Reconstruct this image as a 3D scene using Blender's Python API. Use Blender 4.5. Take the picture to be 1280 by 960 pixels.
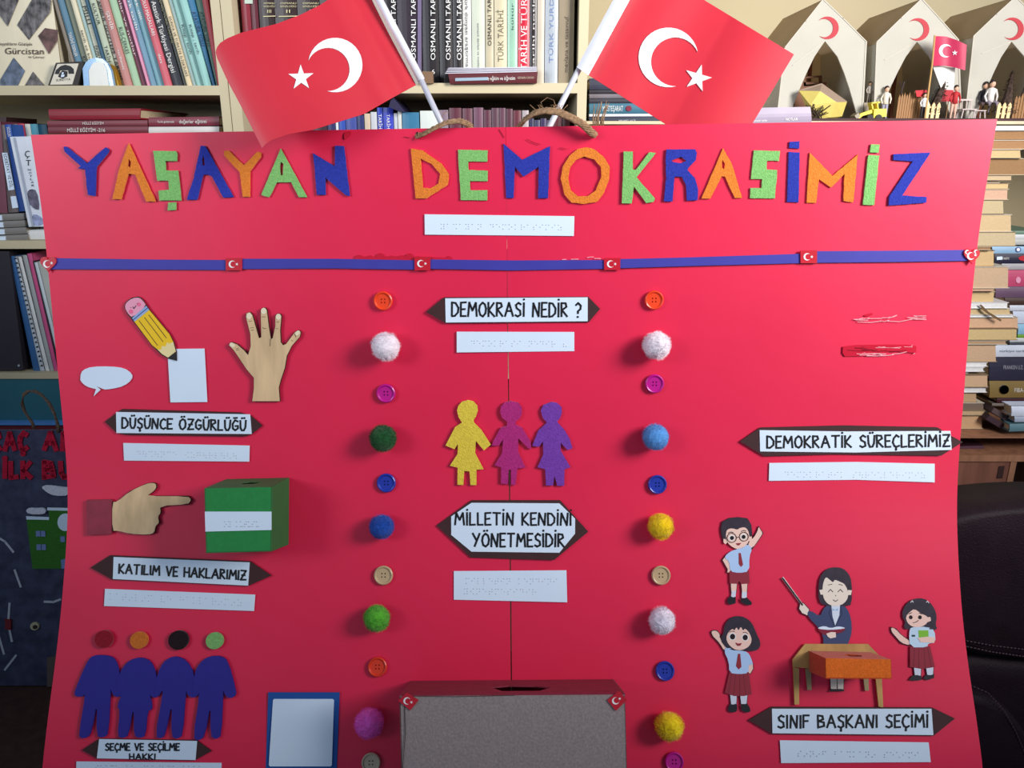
import bpy, math, random
from mathutils import Vector
from mathutils.geometry import tessellate_polygon
R_ = random.Random(7)
SC = bpy.context.scene
for o in list(bpy.data.objects): bpy.data.objects.remove(o)
# ------------------------------------------------------------------ camera
PITCH = math.radians(17); FPX = 960.0
CAM = Vector((0, 0, 1.45))
cd = bpy.data.cameras.new('camera'); cam = bpy.data.objects.new('camera', cd); SC.collection.objects.link(cam)
cam.location = CAM; cam.rotation_euler = (math.pi/2 - PITCH, 0, 0)
cd.sensor_width = 36; cd.lens = 36*FPX/1280; cd.clip_start = 0.02
SC.camera = cam
FW = Vector((0, math.cos(PITCH), -math.sin(PITCH))); UP = Vector((0, math.sin(PITCH), math.cos(PITCH))); RT = Vector((1, 0, 0))
# ------------------------------------------------------------------ light and exposure
w = bpy.data.worlds.new('room_ambient'); SC.world = w; w.use_nodes = True
w.node_tree.nodes['Background'].inputs[0].default_value = (0.55, 0.74, 1.0, 1); w.node_tree.nodes['Background'].inputs[1].default_value = 0.24
def area(name, loc, target, sx, sy, power, col, spread=180):
    l = bpy.data.lights.new(name, 'AREA'); l.shape = 'RECTANGLE'; l.size = sx; l.size_y = sy; l.energy = power; l.color = col; l.spread = math.radians(spread)
    o = bpy.data.objects.new(name, l); SC.collection.objects.link(o); o.location = loc
    o.rotation_euler = (Vector(target)-Vector(loc)).to_track_quat('-Z', 'Y').to_euler(); return o
area('window_light_right', (1.35, 0.0, 2.05), (0.62, 1.0, 1.85), 0.6, 0.7, 16.5, (1.0, 0.96, 0.94), 90)
area('window_light_left', (-1.35, -0.35, 1.95), (-0.45, 1.0, 2.05), 0.6, 0.7, 5.6, (0.88, 0.94, 1.0), 85)
SC.view_settings.view_transform = 'Standard'; SC.view_settings.look = 'None'
SC.view_settings.exposure = 0.14; SC.view_settings.gamma = 1; SC.view_settings.use_curve_mapping = False
# ------------------------------------------------------------------ materials
def lin(c):
    return tuple((x/255/12.92 if x/255 <= .04045 else ((x/255+.055)/1.055)**2.4) for x in c)
MC = {}
def mat(rgb, rough=.65, var=0.0, scale=60, bump=0.0, spec=.4, coat=0, metal=0, bscale=None, sheen=0, stretch=None):
    key = (tuple(rgb), rough, var, scale, bump, spec, coat, metal, bscale, sheen, stretch)
    if key in MC: return MC[key]
    m = bpy.data.materials.new('surface_%d' % len(MC)); m.use_nodes = True; nt = m.node_tree; b = nt.nodes['Principled BSDF']
    c = lin(rgb); b.inputs['Base Color'].default_value = (*c, 1); b.inputs['Roughness'].default_value = rough
    b.inputs['Specular IOR Level'].default_value = spec; b.inputs['Metallic'].default_value = metal
    b.inputs['Coat Weight'].default_value = coat
    if sheen: b.inputs['Sheen Weight'].default_value = sheen
    tc = nt.nodes.new('ShaderNodeTexCoord'); mp = nt.nodes.new('ShaderNodeMapping'); nt.links.new(tc.outputs['Object'], mp.inputs[0])
    if stretch: mp.inputs['Scale'].default_value = stretch
    if var == 0: var = 0.04
    n = nt.nodes.new('ShaderNodeTexNoise'); n.inputs['Scale'].default_value = scale; n.inputs['Detail'].default_value = 4
    nt.links.new(mp.outputs[0], n.inputs['Vector'])
    r = nt.nodes.new('ShaderNodeValToRGB'); r.color_ramp.elements[0].position = .3; r.color_ramp.elements[1].position = .7
    r.color_ramp.elements[0].color = (*[x*(1-var) for x in c], 1); r.color_ramp.elements[1].color = (*[min(1, x*(1+var)+var*.02) for x in c], 1)
    nt.links.new(n.outputs['Fac'], r.inputs[0]); nt.links.new(r.outputs[0], b.inputs['Base Color'])
    if bump:
        n2 = nt.nodes.new('ShaderNodeTexNoise'); n2.inputs['Scale'].default_value = bscale or scale; n2.inputs['Detail'].default_value = 5
        nt.links.new(mp.outputs[0], n2.inputs['Vector'])
        bn = nt.nodes.new('ShaderNodeBump'); bn.inputs['Strength'].default_value = bump; bn.inputs['Distance'].default_value = .002
        nt.links.new(n2.outputs['Fac'], bn.inputs['Height']); nt.links.new(bn.outputs[0], b.inputs['Normal'])
    MC[key] = m; return m
def felt(rgb): return mat(rgb, .95, .13, 420, .5, .1, bscale=650, sheen=.2)
def paper(rgb, rough=.7): return mat(rgb, rough, .03, 15, .08, .3, bscale=25)
def wood(rgb): return mat(rgb, .6, .22, 60, .15, .3, stretch=(1, 1, .12))
WHITE = paper((220, 236, 255)); BLACK = mat((14, 13, 16), .5); BROWN = mat((62, 32, 34), .7); REDP = mat((226, 31, 74), .46, .035, 7, .35, .42, bscale=9)
CARD = mat((152, 138, 136), .85, .15, 500, .3, .2, bscale=300); RIBBON = mat((58, 56, 158), .55, .05, 30)
# ------------------------------------------------------------------ mesh helpers
def cdir(px, py): return FW + RT*((px-640)/FPX) + UP*((480-py)/FPX)
def proj(p):
    d = p-CAM; z = d.dot(FW); return 640+FPX*d.dot(RT)/z, 480-FPX*d.dot(UP)/z
WL = {}
def mk(name, verts, faces, m, parent=None, smooth=False, origin=None, fix=True):
    me = bpy.data.meshes.new(name)
    vs = [Vector(v) for v in verts]
    if origin is None:
        lo = Vector([min(v[i] for v in vs) for i in range(3)]); hi = Vector([max(v[i] for v in vs) for i in range(3)]); origin = (lo+hi)/2
    origin = Vector(origin)
    me.from_pydata([v-origin for v in vs], [], [tuple(f) for f in faces])
    if fix:
        import bmesh
        bm = bmesh.new(); bm.from_mesh(me); bmesh.ops.recalc_face_normals(bm, faces=bm.faces); bm.to_mesh(me); bm.free()
    if smooth:
        for p in me.polygons: p.use_smooth = True
    me.materials.append(m)
    o = bpy.data.objects.new(name, me); SC.collection.objects.link(o); WL[o.name] = origin
    if parent is not None: o.parent = parent; o.location = origin-WL[parent.name]
    else: o.location = origin
    return o
def tag(o, label, cat, group=None, kind=None):
    o['label'] = label; o['category'] = cat
    if group: o['group'] = group
    if kind: o['kind'] = kind
    return o
def empty(name, loc, label, cat, group=None):
    o = bpy.data.objects.new(name, None); SC.collection.objects.link(o); o.location = loc; o.empty_display_size = .02; WL[o.name] = Vector(loc)
    return tag(o, label, cat, group)
def struct(o): o['kind'] = 'structure'; return o
class Mesh:
    def __init__(s): s.v = []; s.f = []
    def add(s, v, f):
        b = len(s.v); s.v += [Vector(x) for x in v]; s.f += [tuple(i+b for i in q) for q in f]; return s
    def box(s, x0, x1, y0, y1, z0, z1):
        v = [(x, y, z) for z in (z0, z1) for y in (y0, y1) for x in (x0, x1)]
        return s.add(v, [(0, 1, 3, 2), (4, 6, 7, 5), (0, 4, 5, 1), (2, 3, 7, 6), (0, 2, 6, 4), (1, 5, 7, 3)])
    def tube(s, pts, rad, n=8, cap=True):
        pts = [Vector(p) for p in pts]; rs = rad if isinstance(rad, (list, tuple)) else [rad]*len(pts)
        rings = []
        for i, p in enumerate(pts):
            t = (pts[min(i+1, len(pts)-1)]-pts[max(i-1, 0)]).normalized()
            a = t.cross(Vector((0.13, .27, 1))).normalized(); b = t.cross(a)
            rings.append([p+(a*math.cos(2*math.pi*k/n)+b*math.sin(2*math.pi*k/n))*rs[i] for k in range(n)])
        v = [q for r in rings for q in r]; f = []
        for i in range(len(pts)-1):
            for k in range(n): f.append((i*n+k, i*n+(k+1) % n, (i+1)*n+(k+1) % n, (i+1)*n+k))
        if cap: f.append(tuple(range(n))); f.append(tuple((len(pts)-1)*n+k for k in range(n))[::-1])
        return s.add(v, f)
    def ball(s, c, r, n=8, sc=(1, 1, 1)):
        c = Vector(c); v = []; f = []
        for i in range(n+1):
            for k in range(n*2):
                t = math.pi*i/n; a = math.pi*k/n
                v.append(c+Vector((r*sc[0]*math.sin(t)*math.cos(a), r*sc[1]*math.sin(t)*math.sin(a), r*sc[2]*math.cos(t))))
        for i in range(n):
            for k in range(2*n): f.append((i*2*n+k, i*2*n+(k+1) % (2*n), (i+1)*2*n+(k+1) % (2*n), (i+1)*2*n+k))
        return s.add(v, f)
    def build(s, name, m, parent=None, **k): return mk(name, s.v, s.f, m, parent, **k)
# surfaces: real planes (or the bent board) in the room on which flat things lie
class Plane:
    def __init__(s, p0, n): s.p0 = Vector(p0); s.N = Vector(n).normalized()
    def p(s, px, py, z=0):
        d = cdir(px, py); t = (s.p0+s.N*z-CAM).dot(s.N)/d.dot(s.N); return CAM+d*t
    def n(s, px, py, z=0): return s.N
KN = [(-.62, .790), (-.56, .797), (-.50, .806), (-.409, .818), (-.375, .8255), (-.303, .842), (-.231, .8526), (-.117, .861), (0, .8496), (.137, .824), (.26, .7947), (.32, .780)]
def Dv(v):  # smooth bend of the board, catmull-rom through the knots
    v = max(KN[0][0], min(KN[-1][0], v))
    for i in range(len(KN)-1):
        if v <= KN[i+1][0]: break
    x0, y0 = KN[i]; x1, y1 = KN[i+1]; t = (v-x0)/(x1-x0)
    def sl(k):
        a = KN[max(k-1, 0)]; b = KN[min(k+1, len(KN)-1)]; return (b[1]-a[1])/(b[0]-a[0])
    h = x1-x0; m0 = sl(i)*h; m1 = sl(i+1)*h
    return (2*t**3-3*t*t+1)*y0+(t**3-2*t*t+t)*m0+(-2*t**3+3*t*t)*y1+(t**3-t*t)*m1
def BS(x, v, z=0):
    n = Bn(v); return CAM+RT*x+UP*v+FW*Dv(v)+n*z
def Bn(v):
    s = (Dv(v+.004)-Dv(v-.004))/.008; t = (UP+FW*s).normalized(); return RT.cross(t).normalized()*1.0
class Board:
    def xv(s, px, py, z=0):
        v = (480-py)/FPX*.84; x = (px-640)/FPX*.84
        for _ in range(12):
            q = proj(BS(x, v, z)); x += (px-q[0])/FPX*.8; v -= (py-q[1])/FPX*.8
        return x, v
    def p(s, px, py, z=0):
        x, v = s.xv(px, py, z); return BS(x, v, z)
    def n(s, px, py, z=0): return Bn(s.xv(px, py, z)[1])
B = Board()
def VP(Y): return Plane((0, Y, 0), (0, -1, 0))
def prism(S, pts, z0, z1, m, name, parent=None, holes=None, M=None):
    loops = [pts]+(holes or [])
    fr = []; bk = []; lo = []; off = 0
    for L in loops:
        F = [S.p(x, y, z1) for x, y in L]
        Bk = [p-S.n(x, y, z1)*(z1-z0) for p, (x, y) in zip(F, L)]
        fr += F; bk += Bk; lo.append((off, len(L))); off += len(L)
    tess = tessellate_polygon([[Vector((x, -y, 0)) for x, y in L] for L in loops])
    n = len(fr); f = [tuple(t) for t in tess]+[tuple(i+n for i in t)[::-1] for t in tess]
    for o, c in lo:
        for i in range(c): a = o+i; b = o+(i+1) % c; f.append((a, b, b+n, a+n))
    if M is not None: M.add(fr+bk, f); return M
    return mk(name, fr+bk, f, m, parent)
def cr(ox, oy, s, pts): return [(ox+x/s, oy+y/s) for x, y in pts]
def ell(cx, cy, rx, ry=None, n=20, rot=0):
    ry = rx if ry is None else ry; c, s = math.cos(rot), math.sin(rot)
    return [(cx+rx*math.cos(a)*c-ry*math.sin(a)*s, cy+rx*math.cos(a)*s+ry*math.sin(a)*c) for a in [2*math.pi*k/n for k in range(n)]]
def grow(pts, d):
    A = sum(pts[i][0]*pts[(i+1) % len(pts)][1]-pts[(i+1) % len(pts)][0]*pts[i][1] for i in range(len(pts)))
    sg = 1 if A > 0 else -1; out = []; n = len(pts)
    for i in range(n):
        (ax, ay), (bx, by), (cx, cy) = pts[i-1], pts[i], pts[(i+1) % n]
        e1 = Vector((bx-ax, by-ay)); e2 = Vector((cx-bx, cy-by))
        if e1.length < 1e-6 or e2.length < 1e-6: out.append((bx, by)); continue
        e1.normalize(); e2.normalize(); nn = Vector((e1.y+e2.y, -e1.x-e2.x))
        if nn.length < .3: nn = Vector((e1.y, -e1.x))
        nn.normalize(); out.append((bx+sg*nn.x*d, by+sg*nn.y*d))
    return out
def smooth_pts(pts, k=1):
    for _ in range(k):
        o = []
        for i in range(len(pts)):
            a = pts[i]; b = pts[(i+1) % len(pts)]
            o += [(a[0]*.75+b[0]*.25, a[1]*.75+b[1]*.25), (a[0]*.25+b[0]*.75, a[1]*.25+b[1]*.75)]
        pts = o
    return pts
def lines(S, polys, width, z, m, name, parent, th=.00015):
    M = Mesh()
    for pl in polys:
        if len(pl) == 1: prism(S, ell(pl[0][0], pl[0][1], width*.62, n=8), z-th, z, m, name, M=M); continue
        for (x0, y0), (x1, y1) in zip(pl, pl[1:]):
            d = Vector((x1-x0, y1-y0));
            if d.length < 1e-5: continue
            d.normalize(); nx, ny = -d.y*width/2, d.x*width/2; ex, ey = d.x*width*.3, d.y*width*.3
            prism(S, [(x0+nx-ex, y0+ny-ey), (x1+nx+ex, y1+ny+ey), (x1-nx+ex, y1-ny+ey), (x0-nx-ex, y0-ny-ey)], z-th, z, m, name, M=M)
    return M.build(name, m, parent)
# hand lettering
G = {'A': (.8, [[(0, 0), (.4, 1), (.8, 0)], [(.15, .38), (.66, .38)]]), 'B': (.6, [[(0, 0), (0, 1), (.42, .95), (.48, .7), (.05, .52), (.55, .42), (.58, .12), (0, 0)]]),
 'C': (.6, [[(.6, .85), (.35, 1), (.08, .75), (0, .4), (.15, .08), (.4, 0), (.62, .12)]]), 'D': (.65, [[(0, 0), (0, 1), (.35, .95), (.65, .6), (.6, .25), (.3, .02), (0, 0)]]),
 'E': (.5, [[(.52, 1), (0, 1), (0, 0), (.52, .02)], [(0, .5), (.42, .52)]]), 'F': (.5, [[(.52, 1), (0, 1), (0, 0)], [(0, .52), (.42, .54)]]),
 'G': (.65, [[(.6, .88), (.3, 1), (.02, .65), (.05, .2), (.35, 0), (.62, .2), (.64, .45), (.35, .45)]]), 'H': (.62, [[(0, 0), (0, 1)], [(.62, 0), (.6, 1)], [(0, .5), (.62, .5)]]),
 'I': (.1, [[(.05, 0), (.05, 1)]]), 'K': (.6, [[(0, 0), (0, 1)], [(.55, 1), (.04, .45), (.6, 0)]]), 'L': (.5, [[(0, 1), (0, 0), (.5, .03)]]),
 'M': (.85, [[(0, 0), (.1, 1), (.42, .4), (.75, 1), (.85, 0)]]), 'N': (.66, [[(0, 0), (.06, 1), (.58, 0), (.66, 1)]]),
 'O': (.7, [[(.35, 1), (.08, .8), (0, .45), (.12, .1), (.38, 0), (.64, .2), (.7, .55), (.58, .88), (.35, 1)]]), 'R': (.58, [[(0, 0), (0, 1), (.42, .97), (.5, .72), (.05, .5), (.58, 0)]]),
 'S': (.55, [[(.55, .88), (.3, 1), (.05, .82), (.12, .6), (.48, .42), (.52, .12), (.25, 0), (0, .1)]]), 'T': (.7, [[(0, 1), (.7, 1)], [(.35, 1), (.33, 0)]]),
 'U': (.62, [[(0, 1), (.03, .3), (.18, .02), (.42, .02), (.58, .3), (.62, 1)]]), 'V': (.65, [[(0, 1), (.32, 0), (.65, 1)]]), 'Y': (.7, [[(0, 1), (.36, .5)], [(.7, 1), (.2, 0)]]),
 'Z': (.62, [[(0, 1), (.62, 1), (0, 0), (.64, .03)], [(.12, .5), (.5, .5)]]), '?': (.5, [[(0, .85), (.25, 1), (.5, .8), (.45, .55), (.22, .42), (.22, .25)], [(.2, 0)]]), '-': (.4, [[(0, .5), (.4, .5)]])}
BASEOF = {'Ç': 'C', 'Ş': 'S', 'İ': 'I', 'Ö': 'O', 'Ü': 'U', 'Ğ': 'G'}
def hand(S, s, p0, p1, h, width, z, m, name, parent, gap=.24, th=.00015):
    x = 0; polys = []
    for ch in s:
        if ch == ' ': x += .62; continue
        g = G[BASEOF.get(ch, ch)]; wv = g[0]
        for pl in g[1]: polys.append([(x+a+R_.uniform(-.015, .015), b+R_.uniform(-.02, .02)) for a, b in pl])
        if ch == 'İ': polys.append([(x+.06, 1.25)])
        if ch in 'ÖÜ': polys += [[(x+wv*.3, 1.22)], [(x+wv*.72, 1.24)]]
        if ch == 'Ğ': polys.append([(x+wv*.2, 1.22), (x+wv*.8, 1.24)])
        if ch in 'ÇŞ': polys.append([(x+wv*.5, 0), (x+wv*.52, -.22)]); polys.append([(x+wv*.5, -.24)])
        x += wv+gap
    W = x-gap; d = Vector((p1[0]-p0[0], p1[1]-p0[1])); L = d.length; d.normalize(); u = (d.y, -d.x)
    pp = [[(p0[0]+d.x*a/W*L+u[0]*b*h, p0[1]+d.y*a/W*L+u[1]*b*h) for a, b in pl] for pl in polys]
    return lines(S, pp, width, z, m, name, parent, th)
TX = {}
def type_(S, s, p0, p1, h, z, m, name, parent):   # printed lettering with the built-in typeface
    if s not in TX:
        c = bpy.data.curves.new('t', 'FONT'); c.body = s; c.resolution_u = 2; o = bpy.data.objects.new('t', c)
        me = bpy.data.meshes.new_from_object(o); v = [tuple(q.co) for q in me.vertices]; f = [tuple(q.vertices) for q in me.polygons]
        bpy.data.objects.remove(o); bpy.data.curves.remove(c); bpy.data.meshes.remove(me); TX[s] = (v, f)
    v, f = TX[s]
    if not v: return None
    x0 = min(a[0] for a in v); x1 = max(a[0] for a in v)
    d = Vector((p1[0]-p0[0], p1[1]-p0[1])); L = d.length; d.normalize(); u = (d.y, -d.x)
    vs = [S.p(p0[0]+d.x*(a[0]-x0)/(x1-x0)*L+u[0]*a[1]/.72*h, p0[1]+d.y*(a[0]-x0)/(x1-x0)*L+u[1]*a[1]/.72*h, z) for a in v]
    return mk(name, vs, f, m, parent, fix=False)

# =================================================================== room
WALLM = mat((186, 172, 138), .8, .05, 3, .1)
m = Mesh(); m.box(-3, 3, 1.9, 2.0, 0, 2.8); struct(m.build('wall_back', WALLM))
m = Mesh(); m.box(-3, 3, -2.6, 2.0, -.1, 0); struct(m.build('floor', mat((95, 72, 60), .6, .2, 8)))
# =================================================================== the red board
B_TOP = lambda x: 480-(168-(640+x*1208-35)*19/1208)
def seam(v): return (-.0065+(.26-v)*.010)
def panel(side):
    NU, NV = 26, 60; fr = []; vb = -.61
    for j in range(NV+1):
        for i in range(NU+1):
            u = i/NU
            vt0 = .2655
            t = j/NV
            # top edge slopes slightly
            if side < 0: xa, xb = -.5, None
            else: xa, xb = None, .5
            v = vb+(vt0-vb)*t
            gap = .00012+.00055*max(0, min(1, (.10-v)/.15))
            s = seam(v)
            x = (-.5+u*(s-gap+.5)) if side < 0 else (s+gap+u*(.5-s-gap))
            topv = .2655+.0150*(x/1.0)
            v = vb+(topv-vb)*t
            bow = .0012*math.sin(11*x+side)*math.sin(14*v+1)+.0008*math.sin(23*x+9*v)
            edge = .0016*math.sin(17*v+side*2) if (i == 0 and side < 0) or (i == NU and side > 0) else 0
            fr.append(BS(x+edge, v, -.0009+bow*0.35))
    def grid(front, back, m, name, par):
        n = len(front); f = []
        W = NU+1
        for j in range(NV):
            for i in range(NU):
                a = j*W+i; f += [(a, a+1, a+W+1, a+W), (a+n, a+W+n, a+W+1+n, a+1+n)]
        bd = [i for i in range(W)]+[j*W+NU for j in range(1, NV+1)]+[NV*W+i for i in range(NU-1, -1, -1)]+[j*W for j in range(NV-1, 0, -1)]
        side = []
        for i, (a, b) in enumerate(zip(bd, bd[1:]+bd[:1])): side += [front[a], front[b], back[b], back[a]]; f.append(tuple(2*n+4*i+k for k in range(4)))
        o = mk(name, front+back+side, f, m, par, fix=False)
        for i, p in enumerate(o.data.polygons): p.use_smooth = i < 2*NU*NV
        return o
    ns = [Bn(max(-.61, min(.28, (p-CAM).dot(UP)))) for p in fr]
    mid = [p-n*.0004 for p, n in zip(fr, ns)]; bk = [p-n*.0045 for p, n in zip(fr, ns)]
    grid(fr, mid, REDP, 'red_paper', board); grid(mid, bk, mat((176, 140, 112), .8, .1, 40), 'cardboard_backing', board)
bbase = BS(0, -.61)
board = empty('display_board', bbase, 'large red two-panel cardboard display board standing upright on the desk', 'board')
panel(-1); panel(1)
def bo(pts, z0, z1, m, name, parent=None, holes=None): return prism(B, pts, z0, z1, m, name, parent, holes)
# glue stains, smears and painted glints on the red paper
gl = mat((200, 18, 50), .25, .05, 40, spec=.6); gw = mat((246, 170, 180), .25, .2, 200)
q = cr(420, 230, 2.909, [(82, 266), (122, 264), (160, 260), (200, 264), (238, 264), (266, 259), (300, 266), (340, 267), (380, 268), (410, 263)])
M = Mesh()
for (x, y), r in zip(q, (5, 3.5, 5, 3, 3.5, 4.2, 3, 2.5, 2.2, 2)): prism(B, ell(x, y+1, r, r*.8, 12), 0, .0003, gl, '', M=M)
prism(B, cr(420, 230, 2.909, [(60, 272), (90, 264), (250, 262), (420, 268), (420, 280), (60, 280)]), 0, .0002, gl, '', M=M)
M.build('glue_stain', gl, board)
bo(smooth_pts([(430, 166), (437, 163), (440, 167), (435, 172), (430, 175)]), 0, .0003, gl, 'glue_stain', board)
s1 = cr(850, 270, 3.2, [(650, 548), (652, 522), (700, 516), (800, 514), (905, 514), (945, 520), (945, 548), (900, 545), (850, 540), (790, 556), (730, 560), (660, 562)])
bo(s1, 0, .0005, gl, 'glue_smear', board)
q = lambda P: cr(850, 270, 3.2, P)
def dash(n, x0, x1, yf, m, wd):
    P = []
    for k in range(n):
        a = R_.uniform(x0, x1); l = R_.uniform(25, 110); b = min(x1, a+l); y = yf(a)+R_.uniform(-8, 8); P.append(q([(a, y), ((a+b)/2, y+R_.uniform(-3, 3)), (b, yf(b)-yf(a)+y+R_.uniform(-4, 4))]))
    lines(B, P, wd, .0008, m, 'glue_streak_and_glint', board)
dash(9, 690, 940, lambda x: 552 if x < 880 else 546, gw, .8); dash(5, 660, 930, lambda x: 520, gw, .5); dash(8, 655, 930, lambda x: 534, mat((150, 10, 34), .3), 1.0)  # pale dashes: gloss highlights painted onto the red smear; dark dashes are glue
dash(16, 695, 985, lambda x: 420-(x-695)*.06 if x < 850 else 406, gw, .75)
bo(smooth_pts(q([(735, 396), (775, 386), (765, 400), (740, 402)])), 0, .0004, gl, 'glue_stain', board)
lines(B, [[(540+a, 325+b), (540+a+l, 325+b+R_.uniform(-.6, .6))] for a, b, l in ((163, -.5, 5), (174, -.8, 9), (194, -3, 3), (196, -3.5, 6), (203, -2, 8))], .8, .0006, gw, 'glue_streak_and_glint', board)
lines(B, [cr(480, 0, 4, [(715, 695), (740, 710), (780, 722)]), cr(480, 0, 4, [(880, 738), (912, 746)]), [(624, 162), (630, 172)], [(505, 171), (512, 172)]], .8, .0004, mat((150, 20, 40), .4), 'paper_crease', board)
# =================================================================== felt title
BL = felt((42, 56, 160)); OR = felt((226, 128, 48)); GN = felt((128, 188, 108))
c1 = lambda P: cr(70, 170, 4.923, P)
c2 = lambda P: cr(320, 170, 3.368, P)
c3 = lambda P: cr(690, 170, 4.923, P)
c4 = lambda P: cr(920, 165, 4.923, P)
LET = [
 ('letter_y', BL, c1([(45, 65), (62, 64), (190, 168), (305, 68), (325, 85), (320, 105), (248, 190), (240, 370), (195, 362), (178, 205), (135, 200), (150, 185), (52, 95)]), None, None, 'blue felt letter Y, first letter of the title row'),
 ('letter_a', OR, c1([(447, 45), (612, 403), (555, 403), (487, 238), (445, 232), (400, 390), (347, 388), (385, 215)]), c1([(448, 140), (462, 160), (458, 195), (440, 185)]), None, 'orange felt letter A between the blue Y and the green Ş'),
 ('letter_s', GN, c1([(597, 90), (735, 93), (745, 110), (743, 155), (672, 155), (675, 212), (750, 213), (770, 397), (637, 397), (630, 335), (695, 330), (692, 275), (622, 275)]), None, ('cedilla', c1([(690, 410), (738, 408), (738, 455), (687, 458)])), 'green felt letter Ş with a small square cedilla below'),
 ('letter_a', BL, c1([(890, 60), (918, 62), (1092, 375), (1030, 380), (960, 250), (930, 235), (905, 240), (868, 393), (803, 393), (848, 255)]), c1([(905, 110), (912, 140), (915, 180), (900, 182), (898, 150)]), None, 'blue felt letter A with a thin slit hole'),
 ('letter_y', OR, c1([(1035, 92), (1062, 90), (1155, 180), (1240, 95), (1262, 105), (1262, 130), (1195, 215), (1192, 375), (1150, 375), (1130, 222), (1035, 120)]), None, None, 'orange felt letter Y just under the tip of the left flag'),
 ('letter_a', GN, c2([(104, 53), (215, 258), (180, 258), (148, 195), (88, 195), (55, 258), (22, 248)]), c2([(104, 108), (115, 118), (113, 165), (102, 165), (99, 125)]), None, 'green felt letter A before the blue N'),
 ('letter_n', BL, c2([(240, 72), (332, 128), (333, 40), (370, 42), (395, 253), (378, 250), (292, 175), (293, 247), (256, 248)]), None, None, 'blue felt letter N ending the first title word'),
 ('letter_d', OR, c2([(652, 53), (700, 60), (780, 115), (812, 160), (808, 205), (720, 262), (672, 262)]), c2([(693, 95), (740, 118), (775, 160), (768, 200), (735, 220), (703, 218)]), None, 'orange felt letter D starting the second title word'),
 ('letter_e', GN, c2([(850, 58), (975, 60), (975, 107), (893, 107), (895, 143), (976, 146), (976, 190), (900, 190), (902, 228), (975, 228), (974, 271), (862, 269)]), None, None, 'green felt letter E of the title'),
 ('letter_m', BL, c2([(1042, 32), (1120, 100), (1238, 42), (1230, 262), (1188, 262), (1190, 130), (1125, 172), (1090, 130), (1085, 262), (1053, 260)]), None, None, 'blue felt letter M at the board seam'),
 ('letter_o', OR, c3([(210, 68), (260, 80), (320, 130), (355, 190), (350, 270), (320, 350), (280, 405), (200, 418), (120, 410), (75, 360), (55, 260), (65, 190), (110, 120), (160, 80)]), c3([(200, 125), (260, 145), (300, 190), (305, 250), (270, 335), (220, 370), (160, 372), (115, 335), (100, 260), (110, 195), (150, 145)]), None, 'orange felt letter O of the title'),
 ('letter_k', GN, c3([(442, 95), (497, 95), (497, 205), (515, 210), (600, 98), (640, 105), (520, 255), (635, 385), (625, 405), (580, 412), (505, 310), (490, 415), (430, 415)]), None, None, 'green felt letter K of the title'),
 ('letter_r', BL, c3([(705, 82), (880, 82), (893, 105), (885, 150), (840, 195), (835, 210), (880, 260), (900, 330), (895, 395), (830, 398), (825, 300), (800, 250), (755, 250), (742, 402), (688, 402), (703, 260), (700, 130)]), c3([(735, 150), (795, 127), (828, 155), (790, 167), (745, 160)]), None, 'blue felt letter R of the title'),
 ('letter_a', OR, c3([(1052, 75), (1105, 165), (1170, 380), (1125, 382), (1065, 250), (1045, 248), (975, 385), (920, 385), (1000, 200)]), c3([(1050, 145), (1065, 170), (1062, 205), (1048, 195), (1045, 165)]), None, 'orange felt letter A between the blue R and the green S'),
 ('letter_s', GN, c4([(110, 112), (272, 118), (265, 178), (190, 175), (190, 230), (255, 235), (240, 408), (88, 408), (90, 345), (158, 345), (162, 290), (92, 290)]), None, None, 'green felt letter S without a cedilla'),
 ('letter_i', BL, c4([(325, 122), (392, 125), (385, 433), (315, 430)]), None, ('dot', c4([(330, 60), (390, 57), (390, 102), (328, 98)])), 'blue felt letter İ with a square dot'),
 ('letter_m', OR, c4([(455, 128), (595, 270), (750, 138), (722, 432), (662, 425), (668, 258), (585, 343), (512, 290), (492, 437), (435, 435)]), None, None, 'orange felt letter M between the two dotted İ letters'),
 ('letter_i', GN, c4([(815, 142), (882, 145), (852, 450), (782, 447)]), None, ('dot', c4([(832, 75), (885, 77), (878, 128), (825, 125)])), 'green felt letter İ with a square dot'),
 ('letter_z', BL, c4([(970, 135), (1197, 127), (1025, 390), (1175, 400), (1172, 435), (940, 452), (945, 395), (1090, 180), (970, 172)]), None, None, 'blue felt letter Z, last letter of the title row')]
def rag(P):   # hand-cut edges
    o = []
    for (x0, y0), (x1, y1) in zip(P, P[1:]+P[:1]):
        n = max(1, int(math.hypot(x1-x0, y1-y0)/5))
        for k in range(n):
            t = k/n; o.append((x0+(x1-x0)*t+R_.uniform(-.25, .25), y0+(y1-y0)*t+R_.uniform(-.25, .25)))
    return o
for nm, mm, P, H, extra, lab in LET:
    o = tag(bo(rag(P), -.0004, .0014, mm, nm, None, [rag(H)] if H else None), lab, 'letter', 'felt title letters')
    if extra: bo(extra[1], -.0004, .0014, mm, extra[0], o)
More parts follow.
